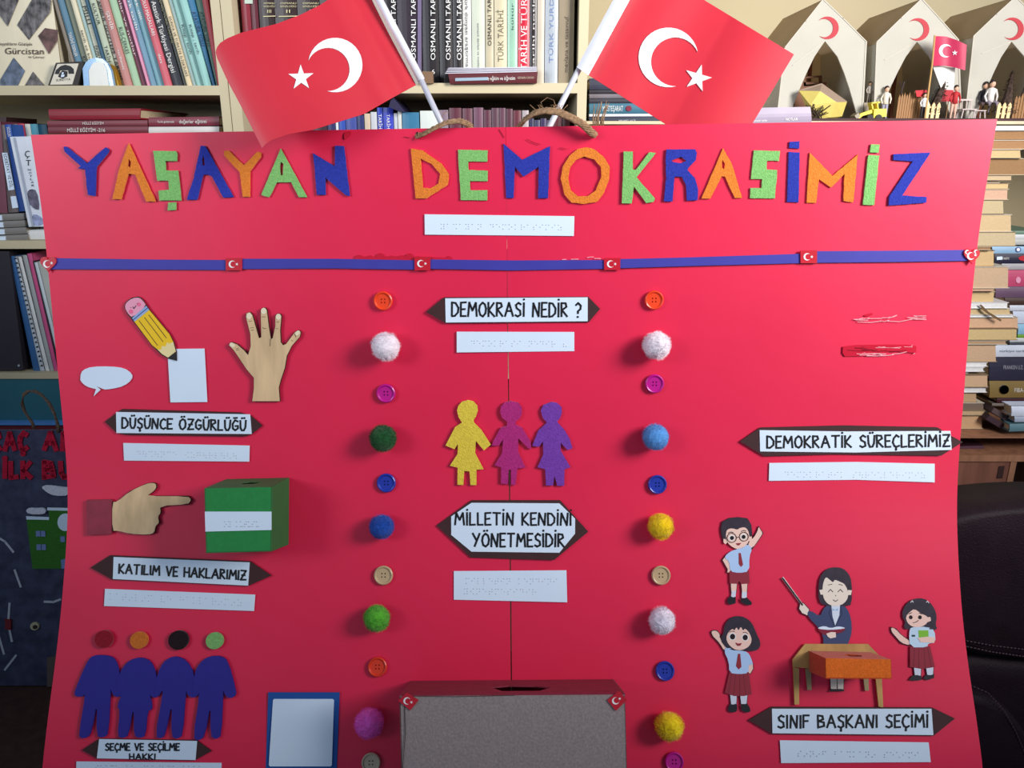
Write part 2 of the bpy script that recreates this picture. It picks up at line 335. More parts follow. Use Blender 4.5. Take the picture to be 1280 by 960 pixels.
# =================================================================== braille strips
BR = {'A': (1,), 'B': (1, 2), 'C': (1, 4), 'Ç': (1, 6), 'D': (1, 4, 5), 'E': (1, 5), 'F': (1, 2, 4), 'G': (1, 2, 4, 5), 'Ğ': (1, 2, 6), 'H': (1, 2, 5), 'I': (3, 5), 'İ': (2, 4), 'K': (1, 3), 'L': (1, 2, 3), 'M': (1, 3, 4), 'N': (1, 3, 4, 5), 'O': (1, 3, 5), 'Ö': (2, 4, 6), 'P': (1, 2, 3, 4), 'R': (1, 2, 3, 5), 'S': (2, 3, 4), 'Ş': (1, 4, 6), 'T': (2, 3, 4, 5), 'U': (1, 3, 6), 'Ü': (1, 2, 5, 6), 'V': (1, 2, 3, 6), 'Y': (1, 3, 4, 5, 6), 'Z': (1, 3, 5, 6), '?': (2, 3, 6)}
DOTM = paper((190, 192, 200))  # greyer than the strips: relief shading put into the dot colour
def braille(S, rows, z, parent):
    M = Mesh()
    for s, (x0, y0), (x1, y1), h in rows:
        n = len(s); dx = (x1-x0)/n; dy = (y1-y0)/n
        for k, ch in enumerate(s):
            for d in BR.get(ch, ()):
                cx = x0+dx*k+(0 if d < 4 else dx*.42); cy = y0+dy*k+((d-1) % 3)*h/2
                c = S.p(cx, cy, z); N = S.n(cx, cy, z); T = RT; U = N.cross(T)
                r = .00062
                ring = [c+(T*math.cos(a)+U*math.sin(a))*r for a in [k2*math.pi/3 for k2 in range(6)]]
                ring2 = [c+(T*math.cos(a)+U*math.sin(a))*r*.6+N*.0005 for a in [k2*math.pi/3 for k2 in range(6)]]
                M.add(ring+ring2, [(i, (i+1) % 6, (i+1) % 6+6, i+6) for i in range(6)]+[tuple(range(6, 12))])
    o = M.build('braille_dots', DOTM, parent); o['kind'] = 'stuff'; return o
def strip(P, rows, lab, z=.0006):
    o = tag(bo(P, .0001, z, WHITE, 'braille_strip'), lab, 'label strip', 'braille strips'); braille(B, rows, z, o); return o
strip(cr(420, 230, 2.909, [(322, 110), (867, 117), (865, 189), (323, 184)]), [('YAŞAYAN DEMOKRASİMİZ', (552, 280), (706, 281.5), 5.5)], 'white braille strip centred below the felt title')
strip(cr(440, 350, 3.048, [(399, 197), (847, 198), (847, 271), (399, 276)]), [('DEMOKRASİ NEDİR ?', (590, 426), (712, 427), 6)], 'white braille strip under the DEMOKRASİ NEDİR sign')
strip(cr(80, 350, 4, [(296, 815), (928, 828), (926, 908), (300, 903)]), [('DÜŞÜNCE ÖZGÜRLÜĞÜ', (172, 564), (300, 567), 6)], 'white braille strip under the DÜŞÜNCE ÖZGÜRLÜĞÜ sign')
strip(cr(90, 580, 4, [(165, 624), (916, 653), (910, 735), (160, 710)]), [('KATILIM VE HAKLARIMIZ', (138, 742), (306, 750), 7)], 'white braille strip under the KATILIM VE HAKLARIMIZ sign')
strip(cr(80, 760, 3.368, [(52, 646), (663, 652), (660, 760), (50, 760)]), [('SEÇME VE SEÇİLME HAKKI', (120, 957), (262, 958), 6)], 'white braille strip at the lower left, under the SEÇME VE SEÇİLME HAKKI sign')
strip(cr(440, 580, 3.048, [(388, 408), (817, 405), (820, 527), (388, 517)]), [('MİLLETİN KENDİNİ', (583, 723), (700, 724), 6), ('YÖNETMESİDİR', (581, 736), (674, 737), 6)], 'tall white card with two braille rows on the board seam')
strip(cr(860, 500, 3.048, [(310, 240), (640, 236), (940, 243), (940, 314), (640, 304), (308, 308)]), [('DEMOKRATİK SÜREÇLERİMİZ', (982, 590), (1160, 591), 6)], 'white braille strip under the DEMOKRATİK SÜREÇLERİMİZ sign')
strip(cr(860, 740, 3.048, [(350, 565), (917, 573), (925, 648), (355, 652)]), [('SINIF BAŞKANI SEÇİMİ', (998, 939), (1152, 941), 6)], 'white braille strip under the SINIF BAŞKANI SEÇİMİ sign')
# =================================================================== arrow-ended signs
def sign(bp_, wp, rows, lab):
    o = tag(bo(bp_, .0003, .0016, BROWN, 'arrow_sign'), lab, 'sign', 'hand-lettered arrow signs')
    c = bo(wp, .0016, .0022, WHITE, 'white_card', o)
    for s, a, b, h, wd in rows: hand(B, s, a, b, h, wd, .0026, BLACK, 'lettering', c, th=.0003)
f = lambda P: cr(440, 350, 3.048, P)
sign(f([(282, 122), (350, 66), (900, 64), (945, 110), (902, 161), (355, 164)]), f([(355, 70), (898, 66), (898, 157), (357, 162)]), [('DEMOKRASİ NEDİR ?', (565, 395), (726, 396), 17, 2.3)], 'black-arrowed sign reading DEMOKRASİ NEDİR ? at top centre')
f = lambda P: cr(440, 580, 3.048, P)
sign(f([(322, 234), (455, 138), (793, 138), (900, 258), (770, 366), (452, 356)]), f([(455, 148), (790, 150), (850, 208), (850, 265), (790, 338), (455, 334), (378, 270), (378, 200)]),
 [('MİLLETİN KENDİNİ', (569, 656), (714, 656.5), 15, 2.3), ('YÖNETMESİDİR', (591, 683), (705, 683.5), 16, 2.4)], 'six-sided two-line sign reading MİLLETİN KENDİNİ YÖNETMESİDİR')
f = lambda P: cr(80, 350, 4, P)
sign(f([(203, 708), (258, 668), (290, 645), (880, 662), (935, 680), (992, 728), (940, 770), (910, 782), (310, 775), (262, 764)]), f([(260, 660), (930, 672), (938, 770), (262, 765)]), [('DÜŞÜNCE ÖZGÜRLÜĞÜ', (152.5, 535), (307, 538.5), 12.8, 2.2)], 'arrow-ended sign reading DÜŞÜNCE ÖZGÜRLÜĞÜ below the wooden hand')
f = lambda P: cr(90, 580, 4, P)
sign(f([(92, 518), (190, 456), (890, 486), (997, 558), (880, 610), (200, 578)]), f([(208, 465), (888, 492), (880, 608), (204, 575)]), [('KATILIM VE HAKLARIMIZ', (148.5, 716.5), (307, 725), 11.5, 2.2)], 'arrow-ended sign reading KATILIM VE HAKLARIMIZ under the green box')
f = lambda P: cr(80, 760, 3.368, P)
sign(f([(75, 598), (148, 550), (558, 556), (622, 602), (550, 642), (140, 634)]), f([(148, 552), (560, 560), (553, 640), (138, 633)]), [('SEÇME VE SEÇİLME', (132, 938), (224, 938), 8.5, 1.8), ('HAKKI', (162, 949.4), (194, 949.6), 7.2, 1.7)], 'small two-line sign reading SEÇME VE SEÇİLME HAKKI at lower left')
f = lambda P: cr(860, 500, 3.048, P)
sign(f([(198, 158), (275, 105), (590, 97), (950, 104), (1000, 135), (1047, 160), (965, 212), (560, 207), (290, 214)]), f([(273, 115), (600, 120), (1000, 118), (1005, 190), (640, 200), (275, 196)]), [('DEMOKRATİK SÜREÇLERİMİZ', (959, 560), (1187, 558), 14.5, 2.3)], 'long sign reading DEMOKRATİK SÜREÇLERİMİZ reaching the right board edge')
f = lambda P: cr(860, 740, 3.048, P)
sign(f([(230, 488), (318, 437), (930, 440), (1017, 482), (935, 548), (320, 541)]), f([(320, 445), (928, 445), (935, 545), (322, 538)]), [('SINIF BAŞKANI SEÇİMİ', (973, 910), (1160, 909), 15.5, 2.4)], 'arrow-ended sign reading SINIF BAŞKANI SEÇİMİ below the toy desk')
# =================================================================== ribbon and flag stickers
top = [(62, 323), (69, 322.7), (200, 324.5), (282, 325), (304, 323.4), (420, 323.5), (518, 325.3), (538, 324.3), (640, 325.5), (755, 325), (777, 323.8), (860, 321.8), (1000, 317.3), (1023, 314), (1120, 313.3), (1210, 312.3)]
bot = [(62, 337), (69, 336.5), (200, 337), (282, 337.6), (304, 336.3), (420, 335.5), (518, 337), (538, 336), (640, 338), (755, 336), (777, 335.2), (860, 332.6), (1000, 329), (1023, 328.5), (1120, 327.5), (1210, 326)]
tag(bo(top+bot[::-1], .0005, .0016, RIBBON, 'ribbon'), 'blue-violet ribbon running across the board below the title', 'ribbon')
FR = mat((196, 22, 44), .35, .04, 40, spec=.5); FWH = mat((242, 240, 240), .4)
def crescent(cx, cy, Ro, dx, dy, ri, n=18):
    d = math.hypot(dx, dy); a = (d*d+Ro*Ro-ri*ri)/(2*d); th = math.atan2(dy, dx); A = math.acos(max(-1, min(1, a/Ro)))
    b = a-d; Bn_ = math.acos(max(-1, min(1, b/ri)))
    out = [(cx+Ro*math.cos(th+A+(2*math.pi-2*A)*k/n), cy+Ro*math.sin(th+A+(2*math.pi-2*A)*k/n)) for k in range(n+1)]
    inn = [(cx+dx+ri*math.cos(th-Bn_-(2*math.pi-2*Bn_)*k/n), cy+dy+ri*math.sin(th-Bn_-(2*math.pi-2*Bn_)*k/n)) for k in range(1, n)]
    return out+inn
def star(cx, cy, r, a0=-math.pi/2):
    return [(cx+(r if k % 2 == 0 else r*.382)*math.cos(a0+k*math.pi/5), cy+(r if k % 2 == 0 else r*.382)*math.sin(a0+k*math.pi/5)) for k in range(10)]
def flagmark(S, cx, cy, r, z, par, rot=0, pale=False):
    c = math.cos(rot); s = math.sin(rot)
    prism(S, crescent(cx, cy, r, r*.28*c, r*.28*s, r*.8, 10), z, z+.0003, FWH, 'crescent', par)
    prism(S, star(cx+r*1.25*c, cy+r*1.25*s, r*.45, rot), z, z+.0003, FWH, 'star', par)
for x0, x1, y0, y1, lab in ((282, 302.5, 322.5, 338, 'rectangular red flag sticker on the ribbon under the orange Y'), (518, 538, 321, 338, 'rectangular red flag sticker on the ribbon below the D'), (755, 775.5, 322.5, 337.5, 'rectangular red flag sticker on the ribbon below the K'), (1000.5, 1021.5, 313, 329, 'rectangular red flag sticker on the ribbon below the orange M')):
    o = tag(bo([(x0, y0+.3), (x1, y0), (x1-.2, y1), (x0+.3, y1)], .0016, .003, FR, 'flag_sticker'), lab, 'sticker', 'red flag stickers'); flagmark(B, (x0+x1)/2-2, (y0+y1)/2, 4.6, .003, o)
def heart(cx, cy, s): return [(cx+s*math.sin(t)**3, cy-s*(13*math.cos(t)-5*math.cos(2*t)-2*math.cos(3*t)-math.cos(4*t))/15-s*.1) for t in [2*math.pi*k/28 for k in range(28)]]
for cx, cy, lab in ((60, 330, 'heart-shaped red flag sticker at the left end of the ribbon'), (1215, 320, 'heart-shaped red flag sticker at the right end of the ribbon')):
    o = tag(bo(heart(cx, cy, 10), .0016, .0034, FR, 'heart_sticker'), lab, 'sticker', 'red flag stickers'); flagmark(B, cx-1.5, cy, 4.8, .0034, o, -.2)
    if cx > 600: prism(B, crescent(cx-6, cy-5, 2.6, 1, .4, 2), .0034, .0037, FWH, 'crescent', o); prism(B, crescent(cx+5, cy-5.5, 2.4, 1, .4, 1.8), .0034, .0037, FWH, 'crescent', o)
# =================================================================== buttons and pompoms
def button(px, py, rgb, lab, rp=12):
    z = .0012; c = B.p(px, py, z); N = B.n(px, py, z); U = N.cross(RT); r = rp/FPX*(c-CAM).dot(FW)
    mm = mat(rgb, .3, .05, 50, spec=.5)
    def P(x, y, h): return c+RT*x*r+U*y*r+N*h
    holes = [ell(a*.17, b*.17, .085, n=8) for a in (-1, 1) for b in (-1, 1)]
    M = Mesh(); outer = ell(0, 0, .72, n=28); loops = [outer]+holes
    tess = tessellate_polygon([[Vector((x, y, 0)) for x, y in L] for L in loops]); allp = [q for L in loops for q in L]
    n = len(allp); vs = [P(x, y, .0012) for x, y in allp]+[P(x, y, -.0008) for x, y in allp]
    fs = [tuple(t) for t in tess]; off = 28
    for h in holes:
        for i in range(8): a = off+i; b = off+(i+1) % 8; fs.append((a, b, b+n, a+n))
        off += 8
    M.add(vs, fs)
    prof = [(.72, .0012), (.76, .0016), (.80, .0024), (.88, .0028), (.96, .0022), (1.0, .0010), (.98, -.0006), (.85, -.0010), (0.01, -.0010)]
    vs = [P(R*math.cos(a), R*math.sin(a), h) for R, h in prof for a in [2*math.pi*k/28 for k in range(28)]]
    fs = [(j*28+k, j*28+(k+1) % 28, (j+1)*28+(k+1) % 28, (j+1)*28+k) for j in range(len(prof)-1) for k in range(28)]
    M.add(vs, fs)
    return tag(M.build('button', mm), lab, 'button', 'four-hole buttons in two columns')
OB = (240, 70, 30); MG = (190, 20, 140); BB = (35, 55, 165); BE = (196, 168, 130)
for a in ((479, 376, OB, 'orange button at the top of the left column'), (482.5, 491.5, MG, 'magenta button in the left column'), (483, 603.5, BB, 'blue button in the left column'), (479.5, 719, BE, 'beige button in the left column beside the tall braille card'),
          (472, 833.5, (225, 60, 30), 'orange-red button in the left column above the cardboard box level'), (464, 953, (190, 175, 150), 'beige button at the bottom of the left column'),
          (817.5, 375, OB, 'orange button at the top of the right column'), (818, 479.5, MG, 'upper magenta button of the right column'), (821.5, 605.5, BB, 'blue button between light blue and yellow pompoms'), (826, 719, BE, 'beige button in the right column'),
          (831, 838.5, BB, 'blue button below the lowest white pompom'), (842.5, 952, MG, 'magenta button at the bottom of the right column')): button(*a)
def pom_mesh():
    M = Mesh(); M.ball((0, 0, 0), .88, 12)
    rr = random.Random(3)
    for i in range(len(M.v)): M.v[i] *= 1+.03*math.sin(9*M.v[i].x+7*M.v[i].y*M.v[i].z*9)
    for k in range(2600):
        d = Vector((rr.gauss(0, 1), rr.gauss(0, 1), rr.gauss(0, 1))).normalized(); L = rr.uniform(.94, 1.06)*(1+.04*math.sin(6*d.x+5*d.z))
        t = d.cross(Vector((rr.random(), rr.random(), rr.random()))).normalized(); e = (d+t*rr.uniform(-.15, .15)).normalized()
        M.add([d*.84+t*.013, d*.84-t*.013, e*L], [(0, 1, 2)])
    me = bpy.data.meshes.new('pompom'); me.from_pydata(M.v, [], M.f); me.materials.append(WHITE); return me
PM = pom_mesh()
def pompom(px, py, rp, rgb, lab):
    r = rp/FPX*.84; zc = r*.86; c = B.p(px, py, zc)
    o = bpy.data.objects.new('pompom', PM); SC.collection.objects.link(o); o.location = c; o.scale = (r, r, r); o.rotation_euler = (R_.random()*6, R_.random()*6, R_.random()*6)
    o.material_slots[0].link = 'OBJECT'; o.material_slots[0].material = mat(rgb, .95, .12, 3, spec=.1, sheen=.3); WL[o.name] = c
    tag(o, lab, 'pompom', 'fuzzy pompoms in two columns')
for a in ((482, 433, 19, (238, 228, 236), 'white pompom in the left column'), (479, 548, 18, (28, 82, 40), 'dark green pompom in the left column'), (477, 658.5, 16.5, (28, 78, 170), 'blue pompom in the left column'), (471, 773, 17.5, (88, 176, 48), 'bright green pompom in the left column'), (461.5, 904, 18.5, (252, 104, 212), 'pink pompom left of the cardboard box'),
          (821, 432, 18.5, (238, 228, 236), 'upper white pompom of the right column'), (819.5, 546.5, 18, (86, 150, 215), 'light blue pompom in the right column'), (826, 658, 17.5, (240, 205, 20), 'yellow pompom near the beige button in the right column'), (827.5, 776, 18, (235, 228, 240), 'lower white pompom of the right column'), (836.5, 908, 18.5, (248, 218, 30), 'yellow pompom right of the cardboard box')): pompom(*a)
# =================================================================== three felt girls
f = lambda P: cr(540, 490, 6.4, P)
PEO = [('yellow', (226, 200, 70), [(290, 65), (330, 75), (362, 110), (367, 150), (352, 195), (332, 225), (335, 245), (395, 305), (470, 422), (415, 468), (350, 390), (345, 490), (412, 618), (355, 622), (355, 745), (308, 745), (300, 635), (258, 632), (250, 745), (203, 742), (205, 605), (143, 590), (205, 495), (207, 415), (180, 458), (108, 428), (185, 280), (240, 245), (212, 200), (200, 150), (210, 110), (240, 78)], 'leftmost'),
 ('magenta', (176, 42, 120), [(630, 72), (690, 85), (720, 125), (720, 175), (700, 215), (668, 238), (670, 262), (720, 285), (790, 400), (795, 455), (770, 450), (690, 370), (690, 480), (748, 605), (685, 612), (668, 745), (632, 742), (632, 622), (613, 622), (608, 738), (552, 732), (553, 602), (500, 588), (560, 490), (568, 380), (535, 430), (478, 430), (490, 395), (550, 285), (600, 272), (600, 238), (560, 205), (545, 160), (552, 115), (585, 82)], 'middle'),
 ('purple', (118, 62, 166), [(955, 80), (1000, 88), (1035, 120), (1040, 165), (1025, 210), (1000, 238), (1060, 305), (1100, 370), (1125, 450), (1085, 465), (1030, 405), (1030, 470), (1108, 602), (1060, 618), (1058, 750), (1003, 750), (980, 672), (968, 748), (913, 748), (905, 618), (845, 602), (890, 500), (888, 395), (855, 440), (803, 430), (850, 310), (920, 245), (885, 205), (870, 150), (890, 105)], 'rightmost')]
for nm, c, P, pos in PEO: tag(bo(f(P), .0003, .0024, felt(c), 'felt_girl'), nm+' felt girl cut-out, '+pos+' of the three in the centre', 'cut-out', 'felt girl cut-outs')
# =================================================================== four blue figures
f = lambda P: cr(85, 780, 5.818, P)
FOAM = mat((44, 38, 142), .75, .04, 80, .1)
BOD = [[(205, 225), (300, 230), (345, 260), (370, 340), (400, 500), (380, 530), (340, 530), (318, 500), (308, 460), (290, 800), (255, 828), (205, 815), (212, 560), (165, 790), (140, 828), (90, 832), (78, 800), (128, 500), (105, 532), (45, 525), (50, 480), (130, 290), (165, 240)],
 [(535, 243), (600, 270), (640, 360), (665, 520), (630, 540), (595, 520), (585, 480), (610, 590), (605, 628), (575, 632), (560, 815), (520, 832), (478, 810), (480, 640), (465, 640), (435, 815), (395, 832), (358, 815), (378, 628), (355, 600), (395, 500), (360, 525), (345, 500), (375, 350), (430, 275), (480, 250)],
 [(790, 235), (860, 265), (915, 360), (940, 520), (910, 540), (870, 520), (855, 470), (830, 815), (790, 837), (750, 815), (755, 560), (705, 800), (680, 835), (632, 820), (690, 500), (685, 480), (650, 535), (620, 520), (650, 360), (690, 280), (740, 243)],
 [(1020, 235), (1110, 232), (1160, 270), (1220, 490), (1215, 525), (1180, 542), (1145, 525), (1125, 470), (1112, 815), (1075, 840), (1035, 815), (1038, 570), (990, 820), (950, 850), (908, 830), (960, 490), (930, 535), (900, 520), (920, 350), (960, 280)]]
BLAB = ['blue trousered figure cut-out under the red disc', 'blue skirted figure cut-out under the orange disc', 'blue trousered figure cut-out under the black disc', 'blue trousered figure cut-out under the green disc']
for k, P in enumerate(BOD): tag(bo(smooth_pts(f(P), 1), .0002+.0001*k, .0026+.0003*k, FOAM, 'figure_cutout'), BLAB[k], 'cut-out', 'blue figure cut-outs')
for (x, y, r, c, lab) in ((260, 110, 68, (150, 20, 40), 'dark red felt disc above the first blue figure'), (515, 118, 66, (214, 116, 42), 'orange felt disc above the skirted blue figure'), (802, 118, 75, (34, 18, 24), 'black felt disc above the blue figures'), (1065, 122, 65, (130, 185, 108), 'light green felt disc above the last blue figure')):
    tag(bo(ell(85+x/5.818, 780+y/5.818, r/5.818, r/5.818*.93, 22, -.5), .0005, .0035, felt(c), 'felt_disc'), lab, 'disc', 'felt head discs')
# =================================================================== speech bubble, paper, pencil, hands
f = lambda P: cr(80, 350, 4, P)
tag(bo(smooth_pts(f([(80, 483), (92, 450), (140, 433), (230, 432), (300, 440), (341, 470), (338, 500), (300, 530), (240, 545), (190, 548)]), 1)[:-1]+f([(182, 549), (148, 581), (160, 546)])+smooth_pts(f([(160, 546), (110, 532), (82, 505), (80, 483)]), 1)[:5], .0002, .0012, WHITE, 'speech_bubble'), 'blank white paper speech bubble at the far left', 'cut-out')
tag(bo(f([(517, 345), (702, 343), (716, 610), (532, 612)]), .0002, .0008, WHITE, 'paper_sheet'), 'blank white paper rectangle under the pencil tip', 'paper')
pc = empty('pencil_cutout', B.p(186, 410, .002), 'yellow paper pencil with pink smiling eraser end, tip on white paper', 'cut-out')
allp = [(303, 135), (312, 112), (340, 90), (372, 85), (392, 100), (425, 150), (525, 270), (547, 310), (560, 360), (562, 402), (520, 390), (488, 372), (440, 325), (340, 195), (318, 168)]
bo(grow(f(allp), .7), .0010, .0020, mat((60, 45, 40), .7), 'backing_card', pc)
bo(smooth_pts(f([(303, 135), (312, 112), (340, 92), (372, 87), (392, 102), (412, 130), (342, 190), (318, 166)]), 1), .002, .0026, paper((236, 160, 186)), 'eraser', pc)
fe = bo(f([(340, 190), (410, 130), (425, 150), (352, 208)]), .002, .0028, paper((150, 175, 215)), 'ferrule', pc)
lines(B, [f([(346, 199), (417, 140)])], .9, .003, mat((40, 70, 150)), 'stripe', fe)
yb = bo(f([(352, 208), (425, 150), (525, 270), (545, 310), (528, 318), (515, 312), (508, 332), (490, 330), (484, 348), (468, 348), (440, 325)]), .002, .0026, paper((240, 196, 40)), 'yellow_body', pc)
lines(B, [f([(375, 203), (468, 327)]), f([(402, 187), (495, 308)]), f([(424, 175), (512, 290)])], .7, .0028, mat((90, 60, 30)), 'stripe', yb)
bo(f([(468, 348), (484, 348), (490, 330), (508, 332), (515, 312), (528, 318), (545, 310), (558, 358), (520, 388), (490, 370)]), .002, .0026, paper((236, 218, 160)), 'sharpened_wood', pc)
bo(f([(520, 388), (558, 368), (561, 402)]), .002, .0027, mat((35, 35, 38)), 'graphite_tip', pc)
lines(B, [f([(334, 138)]), f([(366, 118)]), f([(344, 134), (350, 143), (356, 134), (360, 128)])], .8, .0029, BLACK, 'printed_face', pc)
bo(ell(80+335/4, 350+158/4, 2.8), .0026, .0028, paper((238, 110, 150)), 'cheek', pc); bo(ell(80+375/4, 350+122/4, 2.4), .0026, .0028, paper((238, 110, 150)), 'cheek', pc)
WOODM = wood((214, 182, 140)); BURN = mat((54, 30, 20), .8)
HND = [(823, 325), (835, 310), (865, 320), (900, 350), (920, 375), (932, 330), (930, 270), (908, 185), (912, 165), (930, 160), (943, 175), (975, 290), (985, 285), (982, 160), (990, 140), (1005, 138), (1015, 150), (1025, 230), (1035, 295), (1042, 290), (1055, 230), (1055, 180), (1065, 168), (1080, 168), (1088, 182), (1082, 250), (1085, 310), (1095, 325), (1110, 318), (1155, 258), (1172, 250), (1185, 262), (1180, 285), (1140, 330), (1115, 380), (1105, 440), (1085, 500), (1075, 540), (1080, 607), (940, 607), (948, 540), (948, 490), (910, 445), (880, 400), (850, 355)]
h = tag(bo(f(HND), .0002, .0032, BURN, 'wooden_hand'), 'flat pale wooden open hand with burnt edges and five spread fingers', 'cut-out')
bo(grow(f(HND), -.45), .0032, .0034, WOODM, 'wood_face', h)
for x, y, rx, ry, a in ((841, 325, 3.6, 2.7, .6), (925, 180, 3.3, 4.0, 0), (998, 155, 3.4, 4.0, 0), (1072, 184, 3.2, 3.8, 0), (1168, 265, 3.6, 2.5, -.8)):
    bo(ell(80+x/4, 350+y/4, rx, ry, 12, a), .0034, .0037, mat((236, 222, 190), .4), 'fingernail', h)
lines(B, [f([(925, 207), (938, 205)]), f([(930, 240), (948, 238)]), f([(932, 252), (948, 250)]), f([(990, 185), (1008, 184)]), f([(994, 238), (1000, 243), (1012, 242)]), f([(1062, 210), (1076, 210)]), f([(1060, 243), (1070, 243)]), f([(1032, 295), (1030, 330)]), f([(1152, 270), (1160, 285)]), f([(1137, 300), (1143, 306)]), f([(860, 345), (873, 340)]), f([(862, 352), (875, 348)])], .5, .0036, BURN, 'burnt_line', h)
f = lambda P: cr(90, 580, 4, P)
PH = [(200, 190), (225, 188), (290, 135), (370, 98), (400, 93), (420, 98), (422, 120), (405, 140), (372, 160), (580, 160), (598, 180), (580, 203), (440, 210), (445, 245), (430, 262), (437, 295), (418, 310), (412, 345), (380, 355), (290, 350), (230, 335), (200, 335)]
h = tag(bo(f(PH), .0002, .0032, BURN, 'pointing_hand'), 'flat wooden hand with a dark red cuff pointing at the green box', 'cut-out')
bo(grow(smooth_pts(f(PH), 1), -.3), .0032, .0034, WOODM, 'wood_face', h)
bo(f([(73, 180), (198, 177), (197, 350), (75, 355)]), .0002, .0036, mat((150, 44, 66), .6, .15, 60), 'cuff', h)
# =================================================================== the 3D ballot boxes
def slotbox(front, z1, mf, ms, mt, name, lab, slot, z0=0.0):
    # front: px quad (tl,tr,br,bl) of the front face standing z1 off the board
    F = [B.p(x, y, z1) for x, y in front]; N = B.n(front[0][0], front[0][1], z1)
    K = [p-B.n(x, y, z1)*(z1-z0-.0002) for p, (x, y) in zip(F, front)]
    e = empty(name, (K[2]+K[3])/2, lab, 'box')
    th = .0012
    def slab(a, b, c, d, n, m, nm, holes=None):
        fr = [a, b, c, d]
        if holes:
            u0, u1, v0, v1 = holes
            def L(u, v): return a.lerp(b, u).lerp(d.lerp(c, u), v)
            hp = [L(u0, v0+(v1-v0)*.3), L(u0+.3*(u1-u0), v0), L(u0+.75*(u1-u0), v0+.12*(v1-v0)), L(u1, v0+(v1-v0)*.4), L(u0+.8*(u1-u0), v1), L(u0+.2*(u1-u0), v1)]
            fr2 = fr+hp; tess = tessellate_polygon([[Vector((0, 0, 0)), Vector((1, 0, 0)), Vector((1, 1, 0)), Vector((0, 1, 0))], [Vector(((q-a).dot((b-a))/(b-a).length_squared, (q-a).dot(d-a)/(d-a).length_squared, 0)) for q in hp]])
            f_ = [tuple(t) for t in tess]; k = len(fr2)
            v = fr2+[q-n*th for q in fr2]; f_ += [tuple(i+k for i in t)[::-1] for t in f_]
            for o_, c_ in ((0, 4), (4, 6)):
                for i in range(c_): p_ = o_+i; q_ = o_+(i+1) % c_; f_.append((p_, q_, q_+k, p_+k))
            return mk(nm, v, f_, m, e)
        v = fr+[q-n*th for q in fr]
        return mk(nm, v, [(0, 1, 2, 3), (7, 6, 5, 4), (0, 4, 5, 1), (1, 5, 6, 2), (2, 6, 7, 3), (3, 7, 4, 0)], m, e)
    Un = N.cross(RT)*1.0
    if Un.z < 0: Un = -Un
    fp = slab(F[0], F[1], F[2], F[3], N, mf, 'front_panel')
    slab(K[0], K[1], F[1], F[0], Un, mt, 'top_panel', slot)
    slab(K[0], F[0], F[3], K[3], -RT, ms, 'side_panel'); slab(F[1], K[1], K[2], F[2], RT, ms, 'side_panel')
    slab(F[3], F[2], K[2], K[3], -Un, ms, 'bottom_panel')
    return e, fp
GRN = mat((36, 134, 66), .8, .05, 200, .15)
e, fp = slotbox(f([(662, 122), (1000, 115), (997, 437), (670, 446)]), .062, GRN, mat((44, 104, 54), .8), mat((60, 104, 60), .8), 'ballot_box', 'green cube ballot box with a slot and white braille band', (.38, .68, .35, .62))  # side and top greens carry shade and red bounce in their colour
a_ = [B.p(x, y, .062) for x, y in f([(662, 122), (1000, 115), (670, 446)])]; FP = Plane(a_[0], (a_[1]-a_[0]).cross(a_[0]-a_[2]))
bd = prism(FP, f([(664, 238), (997, 238), (997, 330), (667, 338)]), .0004, .0010, WHITE, 'white_band', e)
braille(FP, [('OY KUTUSU', (281, 652), (326, 652), 6)], .0010, bd)
f = lambda P: cr(960, 690, 4.8, P)
OF = felt((226, 108, 34)); OF_SHADED = felt((190, 72, 28))  # second, darker orange paints in the shade on the box's sides and top
TW = wood((186, 148, 88))
e = empty('toy_desk', B.p(1050, 880, 0), 'flat wooden cut-out desk with four legs behind the orange box', 'desk')
bo(f([(148, 645), (222, 552), (600, 552), (690, 645), (690, 695), (258, 700), (150, 690)]), .0012, .0032, TW, 'desk_top', e)
for P in ([(152, 690), (187, 700), (187, 915), (160, 915)], [(640, 695), (680, 695), (692, 932), (665, 928)]): bo(f(P), .0012, .0032, TW, 'leg', e)
for P in ([(225, 700), (258, 700), (262, 828), (237, 828)], [(566, 697), (603, 697), (606, 832), (582, 832)]): bo(f(P), .0010, .0028, wood((150, 130, 96)), 'leg', e)
slotbox(f([(345, 637), (738, 645), (742, 762), (347, 760)]), .049, OF, OF_SHADED, OF_SHADED, 'ballot_box', 'orange felt ballot box with a slot on the toy desk', (.42, .7, .4, .68), z0=.0034)
f = lambda P: cr(440, 780, 3.048, P)
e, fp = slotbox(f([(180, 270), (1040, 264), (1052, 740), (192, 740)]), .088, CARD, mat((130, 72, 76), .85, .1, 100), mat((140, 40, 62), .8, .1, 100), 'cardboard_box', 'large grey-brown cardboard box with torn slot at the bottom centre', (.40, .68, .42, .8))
lines(B, [f([(210, 275), (400, 277), (620, 272)]), f([(200, 300), (203, 420), (192, 560)])], .9, .0883, mat((80, 68, 62)), 'cut_line', e)
for P, c, rot, lab in (([(175, 292), (208, 262), (254, 290), (222, 329)], (211, 293), .3, 'diamond-set red flag sticker on the left corner of the cardboard box'), ([(972, 290), (1018, 254), (1048, 290), (1005, 331)], (1006, 293), -.5, 'diamond-set red flag sticker on the right corner of the cardboard box')):
    o = tag(bo(f(P), .0885, .0895, FR, 'flag_sticker'), lab, 'sticker', 'red flag stickers'); cc = f([c])[0]; flagmark(B, cc[0]-.5, cc[1], 4.6, .0895, o, rot)
